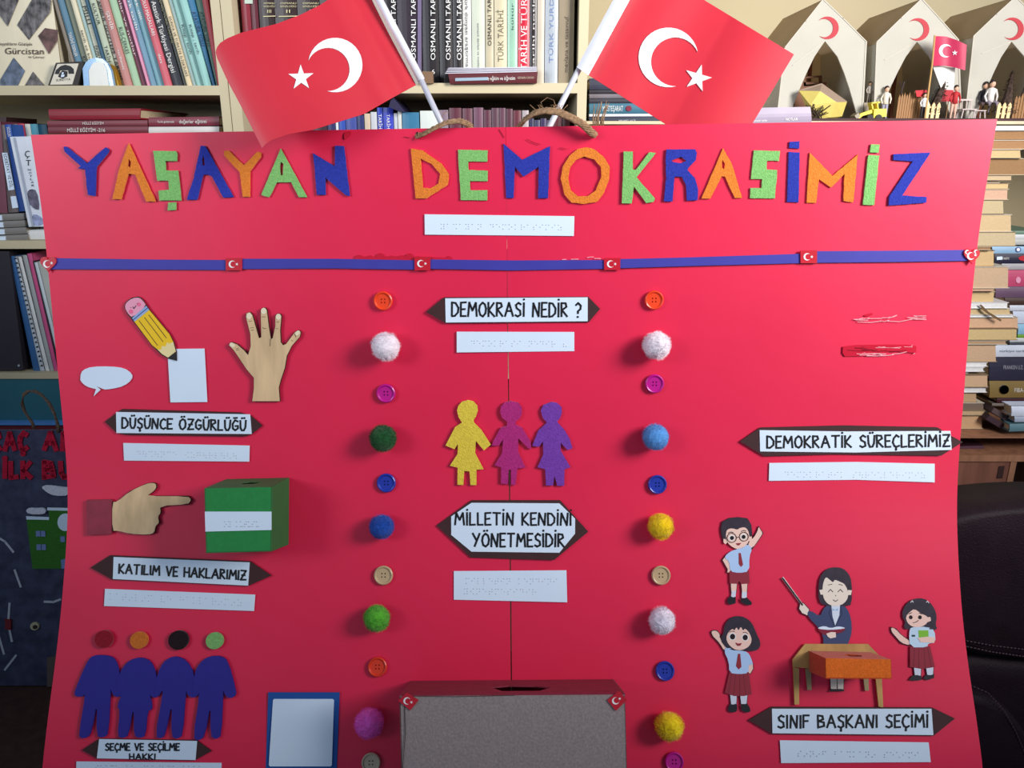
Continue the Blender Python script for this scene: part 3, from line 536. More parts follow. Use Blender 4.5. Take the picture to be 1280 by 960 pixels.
# =================================================================== blue card (its code left out)
f = lambda P: cr(80, 760, 3.368, P)
o = tag(bo(f([(860, 355), (1160, 355), (1145, 760), (846, 760)]), .0002, .0012, paper((30, 84, 160)), 'blue_card'), 'blue card framing a plain white paper, lower left', 'card')
bo(smooth_pts(f([(880, 383), (900, 383), (1110, 383), (1137, 383), (1136, 400), (1128, 650), (1127, 667), (1105, 667), (880, 667), (862, 667), (863, 645), (879, 400)]), 1), .0012, .0017, WHITE, 'white_paper', o)
# =================================================================== printed children and teacher
SK = paper((244, 204, 190)); SKT = paper((236, 222, 208)); HR = mat((46, 36, 52), .5, .15, 150); SH = paper((178, 206, 244)); SKRT = paper((146, 46, 62)); SOCK = paper((214, 220, 236)); SHOE = mat((34, 32, 40), .4); TIE = paper((150, 44, 56))
EYE = mat((40, 28, 30), .3); LIP = paper((150, 50, 60))
def cutout(name, f, parts, lab, cat, edge=.9, edgem=None):
    c0 = parts[0][2][0]; px = f([c0])[0]
    e = empty(name, B.p(px[0], px[1], 0), lab, cat, None)
    M = Mesh()
    for nm, mm, P, lv in parts:
        if lv == 0: prism(B, grow(f(P), edge), .0002, .0012, None, '', M=M)
    M.build('backing_card', edgem or mat((52, 40, 46), .8), e)
    for nm, mm, P, lv in parts:
        z = .0012+.0002*lv; pts = f(P)
        if len(pts) > 7: pts = smooth_pts(pts, 1)
        prism(B, pts, z, z+.0002, mm, nm, e)
    return e
def dots(f, cs, r, z, m, nm, par, rat=1.0):
    M = Mesh()
    for x, y in cs:
        q = f([(x, y)])[0]; prism(B, ell(q[0], q[1], r, r*rat, 12), z-.0001, z, None, '', M=M)
    M.build(nm, m, par)
f = lambda P: cr(880, 630, 6.857, P)
e = cutout('boy_cutout', f, [
 ('leg', SK, [(230, 672), (283, 672), (275, 755), (235, 755)], 0), ('leg', SK, [(320, 672), (372, 672), (366, 762), (328, 762)], 0),
 ('sock', SOCK, [(238, 745), (275, 745), (270, 800), (232, 800)], 1), ('sock', SOCK, [(326, 752), (367, 755), (366, 806), (324, 806)], 1),
 ('shoe', SHOE, [(200, 820), (222, 788), (250, 800), (272, 795), (272, 850), (230, 864), (202, 852)], 2), ('shoe', SHOE, [(312, 808), (340, 812), (366, 800), (412, 845), (405, 866), (370, 868), (318, 842)], 2),
 ('arm', SK, [(375, 352), (398, 310), (430, 285), (458, 235), (470, 194), (482, 220), (503, 248), (482, 285), (412, 385)], 0), ('arm', SK, [(182, 452), (160, 480), (205, 560), (200, 586), (228, 586), (222, 490)], 0),
 ('shorts', SKRT, [(218, 575), (385, 572), (392, 682), (320, 686), (302, 660), (288, 684), (220, 682)], 1),
 ('shirt', SH, [(270, 392), (330, 370), (375, 343), (414, 382), (388, 450), (388, 578), (300, 592), (223, 578), (218, 492), (184, 470), (180, 445), (228, 405)], 2),
 ('tie', TIE, [(297, 420), (315, 420), (335, 520), (318, 540), (298, 515)], 3),
 ('hair', HR, [(148, 210), (160, 155), (215, 126), (290, 118), (370, 128), (400, 180), (410, 270), (385, 280), (250, 280), (170, 320), (155, 265)], 0),
 ('ear', SK, [(166, 300), (185, 300), (200, 330), (185, 345), (168, 330)], 2), ('ear', SK, [(388, 278), (410, 280), (410, 310), (390, 325), (380, 300)], 2),
 ('face', SK, [(200, 218), (240, 207), (288, 222), (302, 207), (350, 197), (380, 228), (390, 280), (383, 325), (350, 365), (300, 390), (250, 374), (205, 338), (188, 290), (190, 240)], 2)], 'printed schoolboy with round glasses and shorts pointing up', 'cut-out')
dots(f, [(238, 290), (340, 280)], 3.6, .00185, FWH, 'eye_white', e); dots(f, [(240, 291), (340, 282)], 2.6, .0020, EYE, 'pupil', e)
lines(B, [ell(880+238/6.857, 630+290/6.857, 5.8, n=16)+[ell(880+238/6.857, 630+290/6.857, 5.8, n=16)[0]], ell(880+342/6.857, 630+280/6.857, 5.6, n=16)+[ell(880+342/6.857, 630+280/6.857, 5.6, n=16)[0]], f([(278, 286), (302, 284)])], .8, .0022, EYE, 'glasses', e)
lines(B, [f([(208, 250), (228, 240), (250, 244)]), f([(320, 235), (340, 226), (360, 232)])], .9, .0020, HR, 'eyebrows', e)
bo(f([(272, 337), (320, 333), (300, 356), (283, 353)]), .0018, .0020, LIP, 'mouth', e)
f = lambda P: cr(880, 750, 6.4, P)
e = cutout('girl_cutout', f, [
 ('sock', SOCK, [(210, 760), (262, 762), (258, 838), (218, 838)], 0), ('sock', SOCK, [(290, 762), (347, 760), (340, 832), (298, 832)], 0),
 ('shoe', SHOE, [(190, 870), (205, 828), (228, 838), (262, 828), (268, 865), (262, 893), (225, 902), (195, 890)], 1), ('shoe', SHOE, [(292, 835), (318, 842), (345, 825), (368, 865), (372, 892), (340, 902), (300, 885)], 1),
 ('arm', SK, [(58, 255), (75, 245), (105, 248), (128, 280), (122, 302), (185, 375), (165, 410), (125, 345), (98, 315), (72, 290)], 0), ('arm', SK, [(350, 510), (390, 510), (392, 550), (370, 588), (352, 582)], 0),
 ('skirt', SKRT, [(205, 575), (358, 575), (382, 755), (320, 768), (240, 768), (166, 742)], 1),
 ('shirt', SH, [(182, 368), (240, 402), (330, 408), (362, 430), (390, 502), (387, 518), (355, 518), (358, 585), (280, 594), (203, 583), (198, 490), (160, 410)], 2),
 ('tie', TIE, [(272, 430), (290, 430), (300, 535), (278, 556), (256, 530)], 3),
 ('hair', HR, [(265, 126), (330, 138), (385, 183), (415, 255), (456, 345), (440, 392), (400, 410), (340, 405), (200, 402), (145, 345), (133, 300), (158, 262), (160, 210), (190, 160), (225, 135)], 2),
 ('face', SK, [(195, 255), (232, 228), (240, 248), (262, 215), (275, 248), (295, 210), (312, 248), (330, 225), (368, 268), (384, 325), (362, 370), (320, 396), (280, 403), (235, 391), (193, 352), (176, 305)], 3)], 'printed schoolgirl with a black bob waving, bottom left of the class scene', 'cut-out')
dots(f, [(228, 292), (330, 299)], 4.6, .00205, FWH, 'eye_white', e); dots(f, [(229, 293), (330, 300)], 3.3, .0022, EYE, 'pupil', e, 1.1)
lines(B, [f([(203, 256), (228, 248), (246, 254)]), f([(312, 260), (332, 258), (352, 270)])], .7, .0022, HR, 'eyebrows', e)
bo(f([(252, 340), (275, 348), (303, 345), (290, 366), (270, 368), (258, 356)]), .0020, .0023, LIP, 'mouth', e)
lines(B, [f([(222, 590), (195, 745)]), f([(252, 592), (238, 765)]), f([(285, 594), (288, 766)]), f([(315, 592), (335, 762)])], .5, .0017, mat((105, 30, 44)), 'skirt_pleats', e)
f = lambda P: cr(960, 690, 4.8, P)
e = cutout('girl_cutout', f, [
 ('sock', SOCK, [(876, 692), (918, 695), (916, 742), (882, 742)], 0), ('sock', SOCK, [(948, 690), (992, 690), (990, 738), (956, 738)], 0),
 ('shoe', SHOE, [(845, 768), (868, 740), (895, 738), (922, 745), (922, 768), (880, 772)], 1), ('shoe', SHOE, [(930, 758), (950, 735), (975, 740), (998, 732), (996, 756), (955, 770)], 1),
 ('arm', SK, [(738, 452), (766, 462), (800, 500), (852, 535), (850, 560), (800, 545), (760, 500), (742, 478)], 0),
 ('skirt', SKRT, [(852, 565), (972, 565), (1002, 690), (925, 702), (852, 690)], 1),
 ('shirt', paper((196, 220, 240)), [(860, 448), (955, 448), (1000, 468), (1006, 545), (960, 548), (956, 572), (850, 572), (846, 480)], 2),
 ('hair', HR, [(905, 274), (960, 288), (1000, 338), (1014, 390), (1005, 435), (1018, 465), (975, 472), (960, 448), (860, 452), (842, 468), (813, 452), (825, 420), (805, 390), (810, 340), (845, 293)], 2),
 ('ear', SK, [(955, 392), (975, 390), (978, 412), (962, 420)], 3),
 ('face', SK, [(878, 340), (920, 370), (957, 386), (966, 410), (942, 440), (900, 453), (860, 446), (835, 422), (826, 388), (850, 360)], 3),
 ('green_book', paper((130, 190, 60)), [(903, 470), (962, 470), (964, 515), (906, 518)], 3), ('arm', SK, [(898, 515), (960, 508), (1002, 512), (998, 545), (915, 540)], 4)], 'printed schoolgirl with pigtails holding a green book, right of the teacher', 'cut-out')
dots(f, [(857, 392), (912, 392)], 2.3, .0022, EYE, 'pupil', e, 1.1)
lines(B, [f([(846, 372), (862, 364)]), f([(908, 366), (924, 372)]), f([(872, 425), (890, 420), (903, 410)])], .8, .0022, EYE, 'printed_face', e)
lines(B, [f([(880, 575), (872, 690)]), f([(905, 575), (905, 698)]), f([(935, 575), (945, 698)]), f([(958, 575), (980, 692)])], .5, .0017, mat((105, 30, 44)), 'skirt_pleats', e)
lines(B, [f([(856, 302), (866, 292), (872, 302)]), f([(950, 302), (958, 294), (966, 306)])], .7, .0020, FWH, 'hair_clips', e)
bo(f([(863, 497), (883, 497), (883, 508), (863, 508)]), .0018, .002, mat((40, 60, 70)), 'badge', e)
JK = paper((62, 74, 112))
e = cutout('teacher_cutout', f, [
 ('trouser_leg', SKT, [(372, 700), (414, 700), (412, 828), (378, 828)], 0), ('trouser_leg', SKT, [(416, 700), (456, 700), (452, 828), (418, 828)], 0),
 ('shoe', SHOE, [(366, 838), (378, 822), (410, 822), (412, 836)], 1), ('shoe', SHOE, [(414, 836), (418, 822), (448, 822), (460, 836)], 1),
 ('hand', SKT, [(196, 302), (214, 310), (246, 345), (236, 380), (205, 366), (188, 340)], 0),
 ('jacket', JK, [(350, 322), (375, 318), (405, 330), (440, 318), (475, 335), (500, 400), (504, 480), (486, 540), (470, 562), (332, 562), (332, 505), (300, 450), (245, 395), (235, 362), (255, 350), (312, 388), (330, 345)], 1),
 ('shirt', paper((214, 226, 242)), [(380, 320), (432, 320), (428, 380), (403, 442), (388, 390)], 2),
 ('bow_tie', paper((160, 190, 226)), [(388, 338), (404, 346), (420, 338), (420, 354), (404, 348), (388, 354)], 3),
 ('hair', HR, [(400, 90), (450, 97), (485, 130), (503, 180), (503, 318), (470, 324), (345, 324), (303, 298), (303, 180), (325, 125), (360, 98)], 2),
 ('ear', SKT, [(308, 228), (328, 225), (334, 255), (316, 256)], 3), ('ear', SKT, [(480, 228), (503, 230), (498, 258), (478, 258)], 3),
 ('face', SKT, [(350, 150), (372, 168), (392, 184), (400, 165), (430, 178), (458, 190), (477, 225), (483, 260), (470, 295), (440, 318), (400, 326), (360, 313), (335, 282), (327, 240), (329, 200), (338, 165)], 3),
 ('book_cover', paper((132, 34, 60)), [(298, 460), (375, 468), (462, 455), (462, 468), (440, 486), (335, 497), (308, 475)], 2), ('book_pages', WHITE, [(302, 452), (340, 443), (375, 458), (420, 445), (460, 453), (460, 460), (375, 468), (302, 462)], 3),
 ('hand', SKT, [(350, 490), (380, 480), (406, 482), (408, 512), (375, 518), (358, 508)], 4)], 'printed teacher in a dark blue suit with pointer and open book behind the desk', 'cut-out')
lines(B, [f([(362, 240), (375, 224), (390, 240)]), f([(420, 240), (435, 224), (449, 240)]), f([(362, 198), (385, 193)]), f([(425, 194), (448, 199)]), f([(406, 260), (407, 263)]), f([(392, 287), (406, 297), (419, 287)])], .75, .0022, EYE, 'printed_face', e)
lines(B, [f([(378, 325), (368, 370), (400, 445)]), f([(436, 325), (445, 372), (404, 445)]), f([(415, 490), (470, 470)])], .5, .0018, mat((34, 40, 66)), 'lapels', e)
bo(grow(f([(84, 158), (92, 152), (212, 318), (204, 322)]), .6), .0002, .0012, FWH, 'pointer_backing', e)
lines(B, [f([(88, 157), (207, 318)])], 1.8, .0018, mat((36, 26, 30)), 'pointer', e)

# =================================================================== two hand flags, twine
FLG = mat((204, 38, 56), .5, .04, 8, .12, .5, bscale=30)
def seg_d(x, y, ax, ay, bx, by):
    vx, vy = bx-ax, by-ay; L = math.hypot(vx, vy); return ((x-ax)*vy-(y-ay)*vx)/L
class Sheet:
    def __init__(s, depth): s.dep = depth
    def p(s, px, py, z=0): return CAM+cdir(px, py)*(s.dep(px, py)-z)
    def n(s, px, py, z=0):
        a = s.p(px+1, py)-s.p(px-1, py); b = s.p(px, py-1)-s.p(px, py+1); return a.cross(b).normalized()
def patch(S, L, Rr, T, Bm, nu, nv, m, name, parent, th=.0004):
    # coons patch between px polylines: B (v=0), T (v=1), L (u=0), R (u=1)
    def at(pl, t):
        ls = [0]
        for a, b in zip(pl, pl[1:]): ls.append(ls[-1]+math.hypot(b[0]-a[0], b[1]-a[1]))
        d = t*ls[-1]
        for i in range(len(pl)-1):
            if d <= ls[i+1]+1e-9: k = (d-ls[i])/max(1e-9, ls[i+1]-ls[i]); return Vector((pl[i][0]+(pl[i+1][0]-pl[i][0])*k, pl[i][1]+(pl[i+1][1]-pl[i][1])*k))
        return Vector(pl[-1])
    fr = []
    for j in range(nv+1):
        for i in range(nu+1):
            u, v = i/nu, j/nv
            q = at(Bm, u)*(1-v)+at(T, u)*v+at(L, v)*(1-u)+at(Rr, v)*u-(Vector(Bm[0])*(1-u)*(1-v)+Vector(Bm[-1])*u*(1-v)+Vector(T[0])*(1-u)*v+Vector(T[-1])*u*v)
            fr.append((q.x, q.y))
    F = [S.p(x, y) for x, y in fr]; K = [p-S.n(x, y)*th for p, (x, y) in zip(F, fr)]; n = len(F); W = nu+1; fs = []
    for j in range(nv):
        for i in range(nu): a = j*W+i; fs += [(a, a+1, a+W+1, a+W), (a+n, a+W+n, a+W+1+n, a+1+n)]
    bd = list(range(W))+[j*W+nu for j in range(1, nv+1)]+[nv*W+i for i in range(nu-1, -1, -1)]+[j*W for j in range(nv-1, 0, -1)]
    sd = []
    for i, (a, b) in enumerate(zip(bd, bd[1:]+bd[:1])): sd += [F[a], F[b], K[b], K[a]]; fs.append(tuple(2*n+4*i+k for k in range(4)))
    o = mk(name, F+K+sd, fs, m, parent, fix=False)
    for i, p in enumerate(o.data.polygons): p.use_smooth = i < 2*nu*nv
    return o
f = lambda P: cr(240, 0, 4, P)
def depL(px, py):
    u = max(0, seg_d(px, py, 520, 106, 455, -19)*-1); u = abs(seg_d(px, py, 520, 106, 455, -19))
    d = .792-.045*math.sin(min(1, u/210)*math.pi*.55)
    if u > 195: d += .024*((u-195)/55)**2
    d += .0022*math.exp(-((u-22)/9)**2)-.0025*math.exp(-((u-42)/14)**2)
    return d
SL = Sheet(depL)
e = empty('hand_flag', CAM+cdir(551, 153)*.80, 'left paper hand flag curling at its free end over the board top', 'flag', 'paper hand flags')
patch(SL, f([(350, 740), (250, 540), (180, 410), (125, 290), (118, 262)]), f([(1120, 425), (995, 190), (860, -75)]), f([(118, 262), (122, 240), (140, 215), (175, 192), (240, 165), (420, 120), (540, 75), (640, 25), (740, -40), (860, -75)]), f([(350, 740), (365, 722), (400, 700), (480, 672), (600, 650), (860, 570), (1000, 490), (1120, 425)]), 60, 34, FLG, 'flag_sheet', e)
prism(SL, f([(862, -80), (893, -80), (1000, 150), (1139, 408), (1119, 427), (985, 178)]), -.0012, -.0006, mat((226, 216, 196), .5), 'hem', e)
prism(SL, [(240+x/4, y/4) for x, y in crescent(716, 325, 136, -36, 22, 108, 26)], .0002, .0008, FWH, 'crescent', e)
prism(SL, [(240+x/4, y/4) for x, y in star(545, 388, 66, -math.pi/2-.03)], .0002, .0008, FWH, 'star', e)
M = Mesh(); P0 = CAM+cdir(452, -42)*.782; P1 = CAM+cdir(526.5, 100)*.790; P2 = CAM+cdir(553, 157)*.803
M.tube([P0, P1], .0040, 12); M.build('flag_sleeve', mat((232, 232, 240), .35), e, smooth=True)
M = Mesh(); M.tube([P1, P2, P2+(P2-P1)*.5+Vector((0, .004, 0))], .0030, 12); M.build('stick', mat((196, 196, 208), .3), e, smooth=True)
f = lambda P: cr(720, 0, 4, P)
def depR(px, py):
    u = abs(seg_d(px, py, 735.5, 94, 810, -42))
    return .823+.0045*math.sin(u/34)+.003*math.sin(u/15+1)*math.exp(-u/60)-.00013*max(0, u-120)
SR = Sheet(depR)
e = empty('hand_flag', CAM+cdir(687, 160)*.815, 'right paper hand flag with a wide white sleeve rising from behind the board', 'flag', 'paper hand flags')
patch(SR, f([(62, 375), (360, -170)]), f([(761, 820), (1090, 272)]), f([(360, -170), (1090, 272)]), f([(62, 375), (761, 820)]), 60, 20, FLG, 'flag_sheet', e)
prism(SR, [(720+x/4, y/4) for x, y in crescent(462, 287, 149, 35, 22, 122, 26)], .0002, .0009, FWH, 'crescent', e)
prism(SR, [(720+x/4, y/4) for x, y in star(609, 390, 70, -math.pi/2+.28)], .0002, .0009, FWH, 'star', e)
M = Mesh(); P0 = CAM+cdir(797, -66)*.815; P1 = CAM+cdir(725, 82)*.815
patch(Sheet(lambda x, y: .818-.003*math.cos((seg_d(x, y, 728, 88, 803, -55)+3)/7)), [(721, 84), (796, -55)], [(735.6, 94), (810, -42)], [(796, -55), (810, -42)], [(721, 84), (735.6, 94)], 10, 12, mat((232, 232, 240), .35), 'flag_sleeve', e)
P1 = CAM+cdir(727, 80)*.822; P2 = CAM+cdir(687, 158)*.822; M.tube([P1, P2, P2+(P2-P1)*.4], .0031, 12); M.build('stick', mat((206, 206, 216), .3), e, smooth=True)
TWI = mat((150, 118, 88), .9, .35, 300, .5)
def twine(paths, lab, frays, name='twine_loop', strands=4, rad=.0011, spread=.0018):
    e = None; M = Mesh(); rr = random.Random(5)
    for pts in paths:
        P = [Vector(p) for p in pts]
        D = []
        for a, b in zip(P, P[1:]): D += [a.lerp(b, k/5) for k in range(5)]
        D.append(P[-1])
        for s in range(strands):
            ph = 2*math.pi*s/strands
            M.tube([q+Vector((math.cos(ph+i*.55), math.sin(ph+i*.55)*.8, math.sin(ph+i*.55+.6)))*spread for i, q in enumerate(D)], rad, 6)
    o = tag(M.build(name, TWI, smooth=True), lab, 'twine', 'twine loops')
    if frays:
        F = Mesh()
        for fr in frays: F.tube(fr, .00035, 4)
        F.build('frayed_fibre', TWI, o)['kind'] = 'stuff'
    return o
def cp(px, py, d): return CAM+cdir(px, py)*d
twine([[cp(521, 163, .800), cp(522.5, 170, .794), cp(530, 167, .789), cp(543, 160, .785), cp(558, 153, .785), cp(574, 151, .787), cp(583, 154, .793), cp(588, 158, .802), cp(590, 168, .808)]], 'brown twine loop at the foot of the left flag stick',
      [[cp(555, 152, .785), cp(552, 145, .784), cp(558, 139, .785), cp(561, 141, .785)]], strands=5, rad=.0011, spread=.0020)
fr = [[cp(680, 137, .785), cp(676, 128, .785), cp(684, 122, .785), cp(692, 125, .785), cp(694, 131, .785)]]
for k in range(14):
    a = R_.uniform(668, 706); fr.append([cp(a, 140, .785), cp(a+R_.uniform(-4, 4), 136, .785), cp(a+R_.uniform(-6, 6), 131, .784)])
twine([[cp(646, 168, .809), cp(649, 158, .803), cp(656, 149, .790), cp(668, 141, .784), cp(682, 138, .782), cp(698, 140, .781), cp(714, 147, .781), cp(728, 155, .783), cp(740, 166, .788), cp(743.5, 169, .795)]], 'brown twine loop arching over the foot of the right flag stick', fr, strands=7, rad=.0012, spread=.0024)
o = bo(ell(744, 168, 1.6, 2.4, 12), -.0006, .0003, BLACK, 'punched_hole', board); bo(ell(521.5, 167, 1.2, 2.4, 12), -.0006, .0003, BLACK, 'punched_hole', board)
F = Mesh()
for k in range(7):
    b0 = 742+k*2.0; t_ = R_.uniform(0, 14)+k; F.tube([cp(b0, 160, .812), cp(b0+t_*.15-1, 148, .81), cp(b0+t_*.45, 136, .808), cp(b0+t_*.7, R_.uniform(125, 131), .806)], [.0009, .0008, .0006, .0003], 5)
tag(F.build('twine_tuft', TWI, smooth=True), 'frayed twine ends sticking up behind the board beside the right flag', 'twine')

# =================================================================== bookcases
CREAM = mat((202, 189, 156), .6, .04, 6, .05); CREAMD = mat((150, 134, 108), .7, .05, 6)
YS = 1.50
S0 = VP(YS)
def zrow(py, Y=YS): return VP(Y).p(640, py).z
def xcol(px, py, Y=YS): return VP(Y).p(px, py).x
def bx(m, x0, x1, y0, y1, z0, z1, name, par): M = Mesh(); M.box(x0, x1, y0, y1, z0, z1); return M.build(name, m, par)
zA, zA2 = zrow(104.5), zrow(116.5)      # upper shelf board
zB, zB2 = zrow(301), zrow(311)        # middle
zC, zC2 = zrow(466), zrow(473.5)      # low
xm0 = xcol(264.5, 20); xm1 = xcol(277, 20); xm2 = xcol(291, 20)   # twin posts
xr0 = xcol(723, 60); xr1 = xcol(735, 60); xl = -1.45
sb = empty('bookcase', (xl, YS, 0), 'cream bookcase on the left with three shelves of books', 'bookcase')
bx(CREAM, xm0, xm1-.0015, YS, YS+.30, .05, 2.15, 'side_panel', sb); bx(CREAM, xl-.02, xl, YS, YS+.30, .05, 2.15, 'side_panel', sb)
ZL, ZL2 = zrow(107.0), zrow(119)
bx(CREAM, xl, xm0, YS+.30, YS+.31, .05, 2.15, 'back_panel', sb)
for a, b in ((ZL, ZL2), (zB, zB2), (zC, zC2)): bx(CREAM, xl, xm0, YS, YS+.30, b, a, 'shelf_board', sb)
bx(CREAM, xl, xm0, YS, YS+.30, 2.13, 2.15, 'top_board', sb)
TEAL = mat((44, 108, 124), .6, .06, 10)
tp = bx(TEAL, xl, xm0, YS+.004, YS+.02, .1, zC2-.001, 'teal_door', sb)
bx(mat((90, 150, 220), .3), xl, xm0, YS-.01, YS+.004, zrow(529.5), zrow(526), 'blue_trim', sb); bx(mat((110, 20, 34), .5), xl, xm0, YS-.008, YS+.004, zrow(536), zrow(531), 'red_trim', sb)
bx(CREAM, xl, xm0, YS, YS+.30, 0, .05, 'plinth', sb)
sc = empty('bookcase', (xm1, YS, 0), 'cream bookcase in the middle behind the two flags', 'bookcase')
bx(CREAM, xm1, xm2, YS, YS+.30, .05, 2.15, 'side_panel', sc); bx(CREAM, xr0, xr1, YS, YS+.30, .05, 2.15, 'side_panel', sc)
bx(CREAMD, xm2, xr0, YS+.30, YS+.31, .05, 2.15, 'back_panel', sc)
for a, b in ((zA+.001, zA2), (zB, zB2), (zC, zC2)): bx(CREAM, xm2, xr0, YS, YS+.30, b, a, 'shelf_board', sc)
bx(CREAM, xm2, xr0, YS, YS+.30, 2.13, 2.15, 'top_board', sc); bx(CREAM, xm1, xr1, YS, YS+.30, 0, .05, 'plinth', sc)
# ---- books: front face given on a vertical plane, built as boards, spine and page block
PG = mat((214, 196, 160), .85, .12, 300, stretch=(1, 1, 6)); PGW = mat((224, 222, 220), .8, .08, 300)
def lerp2(a, b, t): return (a[0]+(b[0]-a[0])*t, a[1]+(b[1]-a[1])*t)
def book(S, Q, dep, rgb, lab, group, titles=(), kind='v', z=-.012, rough=.45, pages=PG, cat='book', fore=False, coverth=.0022, name='book', base=None):
    # Q: px quad bl, br, tr, tl of the face towards the room
    bl, br, tr, tl = Q; N = S.n(0, 0)
    def w(q, zz): return S.p(q[0], q[1], z)+N*(zz-z)
    c = [S.p(q[0], q[1], z) for q in (bl, br, tr, tl)]
    if base is not None:
        for lo_, hi_ in ((0, 3), (1, 2)): k_ = (c[hi_].z-base-.0004)/(c[hi_].z-c[lo_].z); c[lo_] = c[hi_].lerp(c[lo_], k_)
    A = c if kind == 'v' else [c[3], c[0], c[1], c[2]]    # thickness runs A0->A1
    T = (A[1]-A[0]); t = T.length; tu = T.normalized(); ct = min(coverth, t*.2)
    M = Mesh(); mm = rgb if not isinstance(rgb, tuple) else mat(rgb, rough, .06, 25, spec=.45)
    def slab(p, q, r, s, d): 
        v = [p, q, r, s]+[k-N*d for k in (p, q, r, s)]; M.add(v, [(0, 1, 2, 3), (7, 6, 5, 4), (0, 4, 5, 1), (1, 5, 6, 2), (2, 6, 7, 3), (3, 7, 4, 0)])
    slab(A[0], A[0]+tu*ct, A[3]+tu*ct, A[3], dep); slab(A[1]-tu*ct, A[1], A[2], A[2]-tu*ct, dep)
    if not fore:   # slightly rounded spine
        k = 5; 
        for i in range(k):
            u0, u1 = i/k, (i+1)/k; h0 = .0018*math.sin(math.pi*u0)*min(1, t/.02); h1 = .0018*math.sin(math.pi*u1)*min(1, t/.02)
            a0 = A[0].lerp(A[1], u0)+N*h0; a1 = A[0].lerp(A[1], u1)+N*h1; b0 = A[3].lerp(A[2], u0)+N*h0; b1 = A[3].lerp(A[2], u1)+N*h1
            slab(a0, a1, b1, b0, .003)
    else: slab(A[0]-N*(dep-.003), A[1]-N*(dep-.003), A[2]-N*(dep-.003), A[3]-N*(dep-.003), .003)
    o = M.build(name, mm); tag(o, lab, cat, group)
    M = Mesh(); hh = (A[3]-A[0]).normalized()*.002; fi = N*(.0015 if fore else .0032)
    ins = N*0; p0, p1, p2, p3 = A[0]+tu*ct+hh-fi, A[1]-tu*ct+hh-fi, A[2]-tu*ct-hh-fi, A[3]+tu*ct-hh-fi
    slab(p0, p1, p2, p3, dep-.007); M.build('page_block', pages, o)
    for tt in titles:
        s, u0, u1, v, hf, col = tt[:6]      # along the long axis u (0 top/left), v baseline side, hf letter height in px
        mc = mat(col, .5)
        if kind == 'v':
            a = lerp2(lerp2(tl, tr, .5), lerp2(bl, br, .5), u0); b = lerp2(lerp2(tl, tr, .5), lerp2(bl, br, .5), u1)
        else:
            a = lerp2(lerp2(bl, tl, .5), lerp2(br, tr, .5), u0); b = lerp2(lerp2(bl, tl, .5), lerp2(br, tr, .5), u1)
        d = Vector((b[0]-a[0], b[1]-a[1])).normalized(); sh = (-d.y*hf/2+v*(-d.y), d.x*hf/2+v*d.x)
        type_(S, s, (a[0]+sh[0], a[1]+sh[1]), (b[0]+sh[0], b[1]+sh[1]), hf, z+.0024, mc, 'title', o)
    return o
